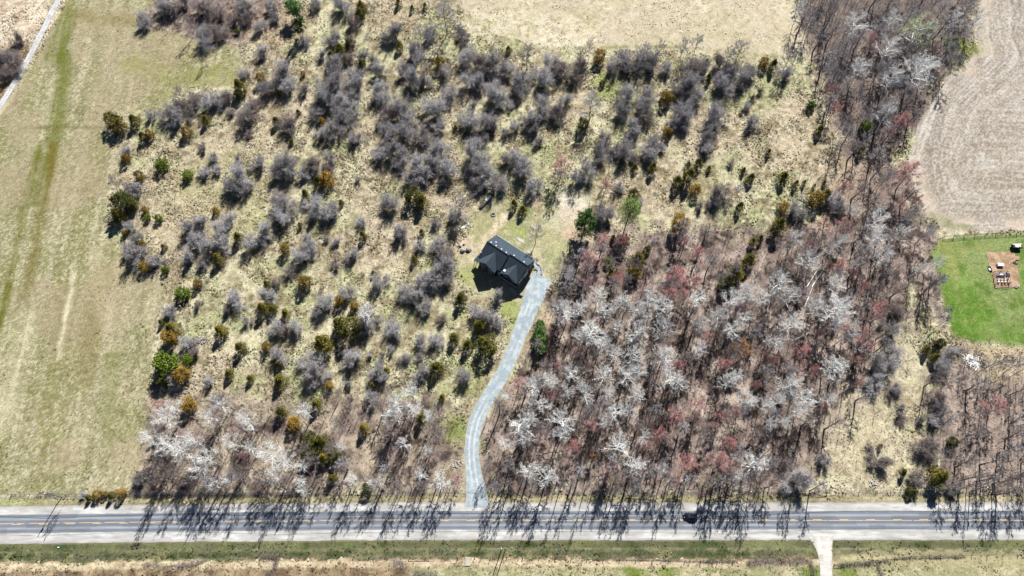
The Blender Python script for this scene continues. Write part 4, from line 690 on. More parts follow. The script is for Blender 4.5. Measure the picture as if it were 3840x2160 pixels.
tussocks('stubble', 110000, [2], (.06, .3), (.15, .4), 'cut stubble tufts covering the pale field', None, 33, .3)
tussocks('hay_stubble', 150000, [1], (.04, .16), (.15, .38), 'short mown stubble of the hay field', None, 43, .3)
tussocks('forest_litter', 120000, [6], (.08, .3), (.2, .5), 'dead grass and leaf clumps on the wood floor', None, 23, .5)
def brush(name, n, rids, hr, cnt, wd, c1, c2, spread, label, cat, dens=None, seed=31):
    x, y, z, c = scatter(n, rids, dens, seed); n = len(x); r = np.random.default_rng(seed + 1); h = np.repeat(r.uniform(*hr, n), cnt)
    P = np.stack([np.repeat(x, cnt), np.repeat(y, cnt), np.repeat(z, cnt) - .05], 1); m = len(P); P[:, :2] += r.normal(0, .12, (m, 2)) * spread
    D = unit(np.concatenate([r.normal(0, spread, (m, 2)), np.ones((m, 1))], 1)); P2 = P + D * (r.uniform(0, .3, m) * h)[:, None] * (np.arange(m) % cnt > 0)[:, None]
    V, F = blades(P2, D, h * r.uniform(.6, 1, m), np.full(m, wd) * r.uniform(.6, 1.3, m), r); t = np.repeat(r.random(n), cnt)[:, None]; cc = np.asarray(c1) * (1 - t) + np.asarray(c2) * t
    tag(link(name, np_mesh(name, V, F, M['tuft'], np.repeat(cc, 3, 0))), label, cat, kind='stuff')
clump = lambda s, lo, hi: (lambda x, y: sst(lo, hi, fbm(x, y, s, 3, 171)))
sxy = np.array([[a['o'].location.x, a['o'].location.y, a['R']] for a in REC if a['cat'] in ('shrub', 'cedar')])
def near_shrubs(x, y):
    d = np.full(x.shape, 9.0)
    for X_, Y_, R_ in sxy: d = np.minimum(d, np.hypot(x - X_, y - Y_ + R_ * .3) / (R_ + .8))
    return np.exp(-(d / 1.25) ** 2) * sst(.3, .55, fbm(x, y, 5, 2, 301)) * .9
brush('brushwood', 150000, [0], (.8, 2.7), 13, .036, (.17, .15, .14), (.4, .37, .355), .6, 'grey leafless brushwood filling the gaps between the shrubs', 'brushwood', near_shrubs, 71)
brush('weeds', 110000, [0, 7], (.35, 1.3), 8, .085, (.1, .085, .075), (.27, .24, .2), .6, 'low brown weeds and bramble stems between the shrubs', 'weeds', clump(8, .45, .68), 31)
brush('undergrowth', 16000, [6], (.8, 2.6), 8, .05, (.12, .095, .085), (.23, .19, .17), .4, 'tangled brown undergrowth on the wood floor', 'undergrowth', None, 41)
brush('saplings', 17000, [6], (5, 12), 3, .13, (.1, .085, .078), (.28, .255, .245), .045, 'thin bare saplings between the larger trees of the woods', 'saplings', clump(10, .3, .5), 51)
brush('roadside_brush', 9000, [7], (.6, 1.6), 8, .045, (.14, .11, .09), (.22, .18, .14), .5, 'brown brush standing in the pasture near the road fence', 'brush', lambda x, y: (PROJ(x, y)[0] < 1030) * .8, 61)

# ------------------------------------------------------------------ the house
hx, hy = W(1827 / S0, 904.5 / S0, 8.6)                                # left end of the main ridge
house = link('house', None, None, (hx, hy, -.05), math.radians(-36.3)); house.empty_display_size = 2
tag(house, 'large two-storey house with dark shingled gable roof at the end of the driveway', 'house')
# local axes: x along the ridge, y towards the back, front gables at negative y
def hp(name, mats, f, parent=house):
    m_ = MB(); f(m_); return m_.build(name, mats, parent)
def wall(m_):
    m_.box(.4, 18.7, -5.7, 5.6, 0, 4.95)
    # gable ends up to the ridge
    for x0, x1, yr_, ye in ((.4, .6, 0, 5.6), (18.5, 18.7, .7, 5.6)):
        P = [(x0, -5.7, 4.95), (x0, 5.6, 4.95), (x0, yr_, 8.25)]; Q = [(x1, y, z) for _, y, z in P]
        m_.add(P + Q, [(0, 2, 1), (3, 4, 5), (0, 1, 4, 3), (1, 2, 5, 4), (2, 0, 3, 5)])
    for c, hw, yf, pk in ((5.15, 3.85, -7.35, 7.35), (15.1, 3.5, -6.2, 7.25)):
        P = [(c - hw, yf, 0), (c + hw, yf, 0), (c + hw, yf, 4.6), (c, yf, pk), (c - hw, yf, 4.6)]; Q = [(x, -5.0, z) for x, _, z in P]
        m_.add(P + Q, [(4, 3, 2, 1, 0), (5, 6, 7, 8, 9)] + [(i, (i + 1) % 5, 5 + (i + 1) % 5, 5 + i) for i in range(5)])
hp('wall', M['wall'], wall)
hp('roof', M['roof'], lambda m_: (m_.slab([(0, 0, 8.6), (10.55, 0, 8.6), (10.55, 6.03, 5.2), (0, 6.03, 5.2)][::-1]), m_.slab([(0, -6.25, 5.05), (10.55, -6.25, 5.05), (10.55, 0, 8.6), (0, 0, 8.6)][::-1] and [(0, 0, 8.6), (0, -6.25, 5.05), (10.55, -6.25, 5.05), (10.55, 0, 8.6)])))
hp('roof', M['roof'], lambda m_: (m_.slab([(10.551, .7, 8.6), (19.1, .7, 8.6), (19.1, 6.03, 5.195), (10.551, 6.03, 5.195)][::-1]), m_.slab([(10.551, .7, 8.6), (10.551, -5.95, 4.72), (19.1, -5.95, 4.72), (19.1, .7, 8.6)])))
def gable(c, hw, yf, pk, ev, yb, ye):
    def f(m_):
        m_.slab([(c, yb, pk), (c - hw, ye, ev), (c - hw, yf, ev), (c, yf, pk)], .2); m_.slab([(c, yf, pk), (c + hw, yf, ev), (c + hw, ye, ev), (c, yb, pk)], .2)
    return f
g1 = hp('gable_roof', M['roof'], gable(5.15, 4.25, -7.85, 7.72, 4.72, -1.3, -6.4)); g2 = hp('gable_roof', M['roof'], gable(15.1, 3.95, -6.6, 7.62, 4.7, -.7, -5.6))
for g, c, hw, yf, pk, ev in ((g1, 5.15, 4.25, -7.88, 7.6, 4.6), (g2, 15.1, 3.95, -6.63, 7.5, 4.58)):
    for s_ in (-1, 1): hp('bargeboard', M['trim'] if s_ > 0 else M['wall'], lambda m_: m_.add([(c, yf, pk), (c + s_ * hw, yf, ev), (c + s_ * hw, yf, ev - .22), (c, yf, pk - .22), (c, yf + .06, pk), (c + s_ * hw, yf + .06, ev), (c + s_ * hw, yf + .06, ev - .22), (c, yf + .06, pk - .22)], [(0, 1, 2, 3), (7, 6, 5, 4), (0, 4, 5, 1), (1, 5, 6, 2), (2, 6, 7, 3), (3, 7, 4, 0)]), g)
hp('ridge_cap', M['roof'], lambda m_: (m_.box(0, 10.5, -.14, .14, 8.56, 8.68, 0, .03), m_.box(10.6, 19.1, .56, .84, 8.56, 8.68, 0, .03)))
pent = hp('pent_roof', M['roof'], lambda m_: m_.slab([(11.1, -6.2, 3.35), (11.1, -7.1, 2.95), (19.2, -7.1, 2.95), (19.2, -6.2, 3.35)], .12)); hp('gutter', M['trim'], lambda m_: m_.box(11.1, 19.2, -7.22, -7.11, 2.78, 2.92), pent)
hp('porch_roof', M['roof'], lambda m_: m_.slab([(-1.1, -4.9, 3.3), (-1.1, -7.7, 3.1), (.9, -7.7, 3.4), (.9, -4.9, 3.6)], .18))
for px_, py_ in ((-.95, -7.5), (-.95, -5.1)): hp('porch_post', M['trim'], lambda m_: m_.box(px_ - .08, px_ + .08, py_ - .08, py_ + .08, 0, 3.0))
hp('gutter', M['trim'], lambda m_: m_.box(18.98, 19.14, -5.9, 5.9, 4.4, 4.52) or m_.box(.05, 19.05, 6.04, 6.16, 4.95, 5.07))
# side wall towards the parking pad: garage door, entry door and windows
for y0, y1, z0, z1, nm in ((-4.9, -2.2, .05, 2.4, 'garage_door'), (-1.4, 1.3, .05, 2.4, 'garage_door')):
    g = hp(nm, M['trim'], lambda m_: m_.box(18.7, 18.78, y0, y1, z0, z1)); 
    for k in range(4): hp('panel', M['trim'], lambda m_: m_.box(18.781, 18.81, y0 + .1, y1 - .1, z0 + .08 + k * .58, z0 + .56 + k * .58), g)
def window(name, x0, x1, y0, y1, z0, z1, ax):
    o = hp(name, M['trim'], lambda m_: m_.box(x0, x1, y0, y1, z0, z1)); e = .02
    if ax == 'x': hp('pane', M['glass'], lambda m_: m_.box(x1, x1 + e, y0 + .1, y1 - .1, z0 + .1, z1 - .1), o); hp('sill', M['trim'], lambda m_: m_.box(x1, x1 + .1, y0 - .05, y1 + .05, z0 - .08, z0 - .005), o)
    elif ax == '-x': hp('pane', M['glass'], lambda m_: m_.box(x0 - e, x0, y0 + .1, y1 - .1, z0 + .1, z1 - .1), o)
    elif ax == 'y': hp('pane', M['glass'], lambda m_: m_.box(x0 + .1, x1 - .1, y1, y1 + e, z0 + .1, z1 - .1), o)
    else: hp('pane', M['glass'], lambda m_: m_.box(x0 + .1, x1 - .1, y0 - e, y0, z0 + .1, z1 - .1), o); hp('sill', M['trim'], lambda m_: m_.box(x0 - .05, x1 + .05, y0 - .1, y0, z0 - .08, z0 - .005), o)
for y0 in (-3.6, .2, 3.2): window('window', 18.7, 18.76, y0, y0 + 1.2, 3.2, 4.5, 'x')
window('window', 18.7, 18.76, 2.4, 3.8, .9, 2.3, 'x')
for x0, yf in ((2.6, -7.35), (6.1, -7.35), (12.4, -6.2), (16.2, -6.2)):
    window('window', x0, x0 + 1.5, yf - .06, yf, 3.4 if yf > -7 else 3.1, 4.5, '-y'); window('window', x0, x0 + 1.5, yf - .06, yf, .9, 2.3, '-y')
for x0 in (2, 6, 10.5, 15): window('window', x0, x0 + 1.5, 5.6, 5.66, 3.3, 4.6, 'y'); window('window', x0, x0 + 1.5, 5.6, 5.66, .9, 2.3, 'y')
dr = hp('door', M['trim'], lambda m_: m_.box(9.6, 10.6, -5.78, -5.7, .1, 2.2)); hp('handle', M['vent'], lambda m_: m_.box(10.4, 10.46, -5.84, -5.781, 1.0, 1.15), dr)
for x0, y0, zz in ((1.5, .55, 8.3), (2.7, 2.2, 7.36), (4.0, .55, 8.3), (6.6, .55, 8.3), (9.0, .55, 8.3), (12.2, 1.25, 8.25), (17.0, 1.25, 8.25)):
    hp('roof_vent', M['vent'], lambda m_: (m_.box(x0 - .16, x0 + .16, y0 - .16, y0 + .16, zz - .1, zz + .25), m_.box(x0 - .24, x0 + .24, y0 - .24, y0 + .24, zz + .252, zz + .34)))
hp('roof_vent', M['white'], lambda m_: (m_.box(12.0, 12.7, -5.6, -4.9, 5.2, 6.05), m_.box(11.95, 12.75, -5.65, -4.85, 6.052, 6.12)))
hp('vent_pipe', M['black'], lambda m_: m_.tube((13.9, -4.0, 6.5), (13.9, -4.0, 7.2), .1, .1, 8))
ms = hp('service_mast', M['vent'], lambda m_: (m_.tube((.25, -4.6, 2.5), (.25, -4.6, 6.9), .06, .06, 6), m_.tube((.25, -4.6, 6.85), (.7, -4.4, 6.6), .06, .06, 6))); hp('insulator', M['white'], lambda m_: m_.box(.1, .4, -4.75, -4.45, 6.55, 6.85), ms)
hp('meter_box', M['vent'], lambda m_: m_.box(.2, .39, -4.9, -4.4, 1.2, 1.9))
hp('foundation', M['concrete'], lambda m_: m_.box(.36, 18.74, -5.74, 5.64, -.2, .12))
bs = patch('concrete_pad', [(1297, 598), (1304, 597), (1318, 604), (1318, 611), (1306, 606)], .01, lin(214, 210, 204), lin(226, 222, 216), 'gravel', 'pale concrete step pad behind the house', jit=.08)

# ------------------------------------------------------------------ the car
def make_car(X, Y, rz):
    car = link('car', None, None, (X, Y, .03), rz); tag(car, 'black sport utility car driving on the far lane of the paved road', 'car')
    # body by cross-sections along x: (x, half width low, half width high, belt height, bottom)
    sec = [(-2.42, .72, .70, .62, .42), (-2.3, .86, .84, .88, .34), (-1.9, .93, .90, .98, .28), (-1.0, .95, .92, 1.0, .26), (.2, .95, .92, 1.0, .26), (1.1, .95, .90, .97, .26), (1.75, .93, .86, .92, .28), (2.2, .86, .78, .82, .34), (2.42, .7, .64, .64, .42)]
    V = []; n = 10
    for x, w0, w1, zt, zb in sec:
        zm = (zt + zb) / 2
        V += [(x, -w0 * .9, zb), (x, -w0, zb + .12), (x, -w0, zm), (x, -w1, zt - .06), (x, -w1 * .9, zt), (x, w1 * .9, zt), (x, w1, zt - .06), (x, w0, zm), (x, w0, zb + .12), (x, w0 * .9, zb)]
    F = [(i * n + k, i * n + (k + 1) % n, (i + 1) * n + (k + 1) % n, (i + 1) * n + k) for i in range(len(sec) - 1) for k in range(n)]
    F = [q[::-1] for q in F] + [tuple(range(n)), tuple(range(len(sec) * n - 1, (len(sec) - 1) * n - 1, -1))]
    b = MB(); b.add(V, F); bo = b.build('body', M['carpaint'], car); bo.data.polygons.foreach_set('use_smooth', [True] * len(bo.data.polygons))
    c = MB(); low = [(-2.15, -.86, .98), (-2.15, .86, .98), (1.05, .86, .98), (1.05, -.86, .98)]; top = [(-1.75, -.66, 1.62), (-1.75, .66, 1.62), (.15, .66, 1.64), (.15, -.66, 1.64)]
    c.add(low + top, [(4, 5, 1, 0), (5, 6, 2, 1), (6, 7, 3, 2), (7, 4, 0, 3), (0, 1, 2, 3)]); c.build('window', M['glass'], car)
    r = MB(); r.slab([(-1.78, -.68, 1.655), (.17, -.68, 1.675), (.17, .68, 1.675), (-1.78, .68, 1.655)][::-1], .05); ro = r.build('roof', M['carpaint'], car)
    for s_ in (-1, 1):
        k = MB(); k.box(-1.6, 0, s_ * .56 - .02, s_ * .56 + .02, 1.68, 1.73); k.build('roof_rail', M['chrome'], ro)
        for x0, x1 in ((-1.0, -.88), (.02, .12)):
            p = MB(); p.add([(x0, s_ * .87, .985), (x1, s_ * .87, .985), (x1 * .8, s_ * .675, 1.64), (x0 * .95, s_ * .675, 1.64), (x0, s_ * .84, .985), (x1, s_ * .84, .985), (x1 * .8, s_ * .64, 1.64), (x0 * .95, s_ * .64, 1.64)], [(0, 1, 2, 3), (7, 6, 5, 4), (0, 3, 7, 4), (1, 5, 6, 2)]); p.build('pillar', M['carpaint'], car)
        m_ = MB(); m_.box(.7, .88, s_ * 1.02 - .1, s_ * 1.02 + .1, .98, 1.12, 0, .02); m_.build('mirror', M['carpaint'], car)
        m_ = MB(); m_.box(2.24, 2.36, s_ * .58 - .14, s_ * .58 + .14, .62, .78, 0, .01); m_.build('headlight', M['lamp'], car)
        m_ = MB(); m_.box(-2.42, -2.31, s_ * .66 - .12, s_ * .66 + .12, .72, .94, 0, .01); m_.build('tail_light', M['tail'], car)
        for x0 in (-1.45, 1.45):
            wo = link('wheel', None, car, (x0, s_ * .86, .35)); t_ = MB(); t_.tube((0, -.11, 0), (0, .11, 0), .35, .35, 16); t_.build('tyre', M['rubber'], wo)
            q_ = MB(); q_.tube((0, s_ * .112, 0), (0, s_ * .13, 0), .22, .2, 10); q_.build('rim', M['chrome'], wo)
    m_ = MB(); m_.box(2.38, 2.45, -.45, .45, .5, .6); m_.build('grille', M['black'], car); m_ = MB(); m_.box(-2.47, -2.41, -.25, .25, .5, .62); m_.build('number_plate', M['white'], car)
    return car
cxw, cyw = W(2592 / S0, 1944 / S0, .8); make_car(cxw, rz_(cxw) + 1.35, math.pi)

# ------------------------------------------------------------------ utility poles and wires
POLES = [((154, 1250.5), 'wooden utility pole at the roadside corner of the hay field'), ((736.5, 1247), 'wooden utility pole in front of the roadside grove of white trees'), ((1866, 1246), 'wooden utility pole at the road edge of the big wood'), ((2440, 1236), 'wooden utility pole in front of the bare wood east of the meadow opening')]
tops = []
def pole(X, Y, h, label, arm=True):
    p = link('utility_pole', None, None, (X, Y, -.1)); tag(p, label, 'utility pole', 'utility poles along the road')
    m_ = MB(); m_.tube((0, 0, -.3), (0, 0, h), .17, .12, 8); m_.build('shaft', M['wood'], p)
    if arm:
        m_ = MB(); m_.box(-.08, .08, -.06, .06, h - .5, h + .25); m_.build('insulator', M['white'], p)
        m_ = MB(); m_.tube((.16, -.3, h - 2.4), (.16, -.3, h - 1.5), .22, .22, 10); m_.build('transformer', M['vent'], p)
    return p
for D, lb in POLES:
    X, Y = W(*D); pole(X, Y, 11.5, lb); tops.append((X, Y))
sx, sy = W(1261, 1384); pole(sx, sy, 10.5, 'wooden utility pole south of the road by the pasture fence, nearest the driveway mouth'); pole(sx + 1.25, sy - .3, 10.0, 'second wooden pole standing close beside the pole south of the road', False)
def wire(a, b, sag, r=.035, label=''):
    m_ = MB(); n = 14; pts = [tuple(a[k] + (b[k] - a[k]) * i / n - (sag * 4 * (i / n) * (1 - i / n) if k == 2 else 0) for k in range(3)) for i in range(n + 1)]
    for p, q in zip(pts[:-1], pts[1:]): m_.tube(p, q, r, r, 4, 0, False)
    tag(m_.build('overhead_wire', M['wire']), label, 'wire', 'overhead wires along the road')
pts = [(-262, tops[0][1] + .4)] + tops + [(262, tops[-1][1])]
WL = ['from the photo edge to the hay field corner pole', 'between the hay field corner pole and the grove pole', 'from the grove pole across the driveway to the big wood', 'between the big wood pole and the meadow opening pole', 'running on from the last pole past the bare wood']
for a, b, t_ in zip(pts[:-1], pts[1:], WL):
    wire((*a, 6.4), (*b, 6.4), 1.0, .04, 'dark lower cable ' + t_); wire((*a, 11.4), (*b, 11.4), .9, .025, 'thin upper power wire ' + t_)
wire((sx, sy, 10.4), (*W(1330, 1215, 11), 11), .5, .03, 'service wire crossing the road from the southern pole')

# ------------------------------------------------------------------ fences
post_m = {}
def postmesh(h):
    if h not in post_m: m_ = MB(); m_.tube((0, 0, -.25), (0, 0, h), .12, .11, 6); post_m[h] = m_.mesh('post', M['post'])
    return post_m[h]
def fence(pts, label, h=1.25, step=4.6, wires=(.45, .85, 1.18), jit=.12, rail=False, world=False, seed=1):
    P = np.array(pts if world else WP(pts)); f = link('wire_fence' if not rail else 'rail_fence', None, None, (P[0][0], P[0][1], 0)); tag(f, label, 'fence')
    seg = np.hypot(*np.diff(P, axis=0).T); cum = np.r_[0, np.cumsum(seg)]; s = np.arange(0, cum[-1] + .01, step); X = np.interp(s, cum, P[:, 0]) - P[0][0]; Y = np.interp(s, cum, P[:, 1]) - P[0][1]; rg = random.Random(seed); pm = postmesh(h)
    zs = []
    for x, y in zip(X, Y):
        z = ground_z(x + P[0][0], y + P[0][1]); zs.append(z); o = link('post', pm, f, (x + rg.uniform(-jit, jit), y + rg.uniform(-jit, jit) * .4, z)); o.rotation_euler = (rg.uniform(-.06, .06), rg.uniform(-.06, .06), 0)
    m_ = MB()
    for i in range(len(X) - 1):
        for w_ in wires: m_.tube((X[i], Y[i], zs[i] + w_ * h / 1.25), (X[i + 1], Y[i + 1], zs[i + 1] + w_ * h / 1.25), .05 if rail else .012, .05 if rail else .012, 4, 0, False)
    m_.build('rail' if rail else 'wire', M['post'] if rail else M['wire'], f); return f
def brace(f, D0, D1):
    a = W(*D0); b = W(*D1); bx, by = f.location.x, f.location.y; m_ = MB(); m_.tube((a[0] - bx, a[1] - by, 1.1), (b[0] - bx, b[1] - by, 1.1), .07, .07, 6); m_.tube((a[0] - bx, a[1] - by, .1), (b[0] - bx, b[1] - by, 1.05), .05, .05, 6); m_.build('brace', M['wood'], f)
fence([(-60, 1412), (0, 1410), (200, 1406), (345, 1404)], 'wire fence with dark posts below the road verge, beside the brown weeds', 1.2, 7.2, seed=2)
f2 = fence([(690, 1400), (1030, 1402)], 'wire fence along the cream dry strip south of the road', 1.2, 5.3, seed=3)
f3 = fence([(1031, 1402), (1290, 1402), (1560, 1408), (1880, 1414), (2040, 1414)], 'long wire pasture fence from the gate brace to the farm lane', 1.25, 5.4, seed=4); brace(f3, (1031, 1402), (1058, 1402)); brace(f3, (1058, 1402), (1084, 1402))
f4 = fence([(2098, 1420), (2172, 1419), (2232, 1408), (2290, 1402), (2440, 1398), (2640, 1397)], 'bent wire fence east of the white farm lane', 1.25, 5.2, seed=5); brace(f4, (2098, 1420), (2124, 1418))
f5 = fence([(2000, 1241), (2130, 1239), (2300, 1239), (2500, 1238), (2640, 1238)], 'wire fence with pale rail along the dry meadow opening by the road', 1.2, 5.6, seed=6); brace(f5, (2052, 1240), (2080, 1239))
fence([(-60, 1245), (0, 1244), (150, 1245), (320, 1243), (700, 1242), (1140, 1242)], 'wire fence between the road verge and the hay field and grove', 1.2, 6.2, seed=7)
fence([(1240, 1243), (1600, 1246), (1990, 1243)], 'low wire fence along the road edge of the big wood', 1.1, 6.5, seed=8)
f6 = fence([(2372, 598), (2398, 597), (2450, 593), (2520, 589), (2600, 586), (2660, 584)], 'dark post and rail fence between tilled field and green lawn', 1.7, 4.4, (.5, .85, 1.15), rail=True, seed=9)

# ------------------------------------------------------------------ garden patch on the lawn
def loc(x, y, z=0): X, Y = W(x, y, z); return X, Y
GC = lambda x, y: ((3640 + x / 3.725) / S0, (880 + y / 3.725) / S0)      # notes from an enlarged view
patch('garden_bed', [GC(218, 240), GC(606, 240), GC(622, 298), GC(682, 300), GC(684, 350), GC(640, 352), GC(660, 520), GC(690, 735), GC(340, 745), GC(318, 640), GC(280, 520), GC(244, 380)], -.005 + .06, lin(206, 176, 144), lin(178, 148, 118), 'soil', 'bare tan soil garden bed cut into the green lawn', 200, .1)
def thing(name, D, label, cat, rz=0, z=0): X, Y = W(*D); o = link(name, None, None, (X, Y, z), rz); o.empty_display_size = .3; return tag(o, label, cat)
def part(p, name, mat, f): m_ = MB(); f(m_); return m_.build(name, mat, p)
t = thing('utility_trailer', GC(622, 180), 'dark covered trailer with a white top edge on the lawn beside the garden', 'trailer', .02)
part(t, 'body', M['black'], lambda m_: m_.box(-1.9, 1.9, -.9, .9, .55, 1.5, 0, .06)); part(t, 'lid', M['white'], lambda m_: m_.box(-1.8, 1.8, .55, .82, 1.51, 1.62)); part(t, 'tarp', M['vent'], lambda m_: (m_.rock((-.2, 0, 1.5), .8, random.Random(2), .2), m_.rock((.9, -.05, 1.5), .7, random.Random(3), .25))); part(t, 'drawbar', M['black'], lambda m_: m_.tube((-1.9, 0, .5), (-2.9, -.1, .45), .07, .07, 6))
for s_ in (-1, 1):
    w_ = link('wheel', None, t, (.2, s_ * 1.0, .35)); part(w_, 'tyre', M['rubber'], lambda m_: m_.tube((0, -.1, 0), (0, .1, 0), .35, .35, 12)); part(w_, 'rim', M['chrome'], lambda m_: m_.tube((0, -.11, 0), (0, .11, 0), .15, .15, 8))
t = thing('storage_bin', GC(402, 430), 'white lidded storage bin standing on the garden soil', 'bin', -.03)
part(t, 'box', M['white'], lambda m_: m_.box(-1.15, 1.15, -.6, .6, 0, .85, 0, -.03)); part(t, 'lid', M['white'], lambda m_: (m_.box(-1.22, 1.22, -.66, .66, .86, .98, 0, .05), m_.box(-.9, .9, -.4, .4, .981, 1.04, 0, .05)))
for s_ in (-1, 1): part(t, 'handle', M['vent'], lambda m_: m_.box(s_ * 1.2 - .05, s_ * 1.2 + .05, -.2, .2, .5, .6))
t = thing('tarp_heap', GC(270, 485), 'black and white crumpled tarp heap at the edge of the garden soil', 'tarp', .2)
part(t, 'sheet', M['black'], lambda m_: (m_.rock((.2, .6, .2), .8, random.Random(5), .5), m_.rock((0, -.7, .15), .6, random.Random(6), .5))); part(t, 'fold', M['white'], lambda m_: (m_.rock((.5, .5, .35), .45, random.Random(7), .4), m_.rock((-.35, -.1, .3), .5, random.Random(8), .4)))
# garden enclosure
en = [W(*GC(310, 530)), W(*GC(495, 528)), W(*GC(535, 690)), W(*GC(340, 700))]; ex0, ey0 = en[0]
t = tag(link('garden_enclosure', None, None, (ex0, ey0, 0)), 'open timber frame enclosure of rails around the white chairs in the garden', 'enclosure'); pm = postmesh(1.5)
for i in range(4):
    a, b = en[i], en[(i + 1) % 4]; link('post', pm, t, (a[0] - ex0, a[1] - ey0, 0)); link('post', pm, t, ((a[0] + b[0]) / 2 - ex0, (a[1] + b[1]) / 2 - ey0, 0))
    for zz in (.6, 1.4): part(t, 'rail', M['post'], lambda m_: m_.tube((a[0] - ex0, a[1] - ey0, zz), (b[0] - ex0, b[1] - ey0, zz), .06, .06, 5))
part(t, 'rail', M['post'], lambda m_: m_.tube((en[3][0] - ex0 + .2, en[3][1] - ey0 - 1.4, .7), (en[2][0] - ex0 + .2, en[2][1] - ey0 - 1.4, .7), .06, .06, 5))
t = thing('picnic_table', GC(415, 570), 'blue-covered bench table inside the garden enclosure', 'table', -.02)
part(t, 'tabletop', M['black'], lambda m_: m_.box(-1.6, 1.6, -.4, .4, .7, .78)); part(t, 'cloth', M['blue'], lambda m_: (m_.box(-1.62, -1.05, -.42, .42, .781, .83), m_.box(1.1, 1.62, -.42, .42, .781, .83))); part(t, 'tray', M['white'], lambda m_: m_.box(-.8, .7, -.2, .3, .785, .88, 0, .04))
for sx_ in (-1.4, 1.4):
    for sy_ in (-.3, .3): part(t, 'leg', M['black'], lambda m_: m_.box(sx_ - .04, sx_ + .04, sy_ - .04, sy_ + .04, 0, .7))
chair = []
def make_chair(D, label, rz):
    c = thing('plastic_chair', D, label, 'chair', rz); c['group'] = 'white chairs in the garden enclosure'
    if not chair:
        def mk(f): m_ = MB(); f(m_); return m_.mesh('p', M['white'])
        chair.append((mk(lambda m_: m_.box(-.27, .27, -.27, .27, .42, .47)), mk(lambda m_: m_.slab([(-.27, .25, .48), (.27, .25, .48), (.27, .36, .95), (-.27, .36, .95)], .05)), mk(lambda m_: m_.box(-.03, .03, -.03, .03, 0, .42)), mk(lambda m_: m_.box(-.03, .03, -.27, .27, .64, .68))))
    s_, b_, l_, a_ = chair[0]; link('seat', s_, c); link('backrest', b_, c)
    for q in ((-.23, -.23), (.23, -.23), (-.23, .23), (.23, .23)): link('leg', l_, c, (*q, 0))
    for q in (-.29, .29): link('armrest', a_, c, (q, 0, 0))
nth = ['first', 'second', 'third', 'fourth']
for i, xx in enumerate((375, 425, 470, 515)):
    make_chair(GC(xx, 625), f'white plastic chair in the row nearer the blue bench, {nth[i]} from the wood', .1 * i); make_chair(GC(xx + 6, 662), f'white plastic chair in the row farther from the blue bench, {nth[i]} from the wood', 3.1 - .1 * i)
for x_, y_, lb in ((620, 400, 'dark clod heap near the far edge of the garden soil'), (640, 725, 'grey stone heap at the lower corner of the garden soil'), (515, 560, 'small brown soil heap beside the garden enclosure')):
    X, Y = W(*GC(x_, y_)); m_ = MB(); rg = random.Random(x_)
    for k in range(9): m_.rock((rg.uniform(-.8, .8), rg.uniform(-.5, .5), .12), rg.uniform(.25, .5), rg)
    tag(m_.build('soil_heap', M['stone'] if 'stone' in lb else M['trunk'], None, loc=(X, Y, .03)), lb, 'heap')

# ------------------------------------------------------------------ things around the house
HC = lambda x, y: ((1660 + x / 3.4125) / S0, (700 + y / 3.4125) / S0)
a = W(*HC(480, 275)); b = W(*HC(615, 135)); ang = math.atan2(b[1] - a[1], b[0] - a[0]); LL = math.hypot(b[0] - a[0], b[1] - a[1])
t = tag(link('wood_pile', None, None, (a[0], a[1], 0), ang), 'long stack of pale cut firewood at the edge of the yard', 'wood pile'); rg = random.Random(4); lm = MB(); lm.tube((0, -.55, 0), (0, .55, 0), .13, .12, 7); lm = lm.mesh('log', M['log']); lm2 = MB(); lm2.tube((0, -.5, 0), (0, .5, 0), .16, .15, 7); lm2 = lm2.mesh('log', M['stone'])
k = .2
while k < LL:
    for j in range(4): o = link('log', lm if rg.random() < .6 else lm2, t, (k + rg.uniform(-.04, .04), rg.uniform(-.15, .15), .15 + j * .26), rg.uniform(-.15, .15))
    k += .27
part(t, 'cover', M['vent'], lambda m_: m_.slab([(LL * .55, -.6, 1.24), (LL, -.6, 1.2), (LL, .6, 1.26), (LL * .55, .6, 1.3)][::1], .03))
t = thing('wheelbarrow', HC(748, 118), 'teal garden cart beside the end of the firewood stack', 'cart', .6)
part(t, 'tray', M['teal'], lambda m_: (m_.add([(-.9, -.6, 1.0), (.9, -.6, 1.0), (.9, .6, 1.0), (-.9, .6, 1.0), (-.65, -.4, .45), (.65, -.4, .45), (.65, .4, .45), (-.65, .4, .45), (-.8, -.5, 1.0), (.8, -.5, 1.0), (.8, .5, 1.0), (-.8, .5, 1.0), (-.6, -.35, .55), (.6, -.35, .55), (.6, .35, .55), (-.6, .35, .55)],
    [(0, 1, 5, 4), (1, 2, 6, 5), (2, 3, 7, 6), (3, 0, 4, 7), (7, 6, 5, 4), (9, 8, 12, 13), (10, 9, 13, 14), (11, 10, 14, 15), (8, 11, 15, 12), (12, 15, 14, 13), (0, 8, 9, 1), (1, 9, 10, 2), (2, 10, 11, 3), (3, 11, 8, 0)])))
w_ = link('wheel', None, t, (.7, 0, .2)); part(w_, 'tyre', M['rubber'], lambda m_: m_.tube((0, -.07, 0), (0, .07, 0), .22, .22, 10)); part(w_, 'rim', M['chrome'], lambda m_: m_.tube((0, -.08, 0), (0, .08, 0), .1, .1, 8))
for s_ in (-.35, .35): part(t, 'handle', M['wood'], lambda m_: m_.tube((-.5, s_, .5), (-1.5, s_ * 1.1, .75), .04, .04, 6)); part(t, 'leg', M['black'], lambda m_: m_.box(-.5, -.44, s_ - .03, s_ + .03, 0, .5))
t = thing('fire_pit', HC(648, 355), 'round stone fire pit ring on the thin grass above the house', 'fire pit'); rg = random.Random(6)
for k in range(12): an = k * math.pi / 6; part(t, 'stone', M['stone'], lambda m_: m_.rock((math.cos(an) * .85, math.sin(an) * .85, .16), .3, rg))
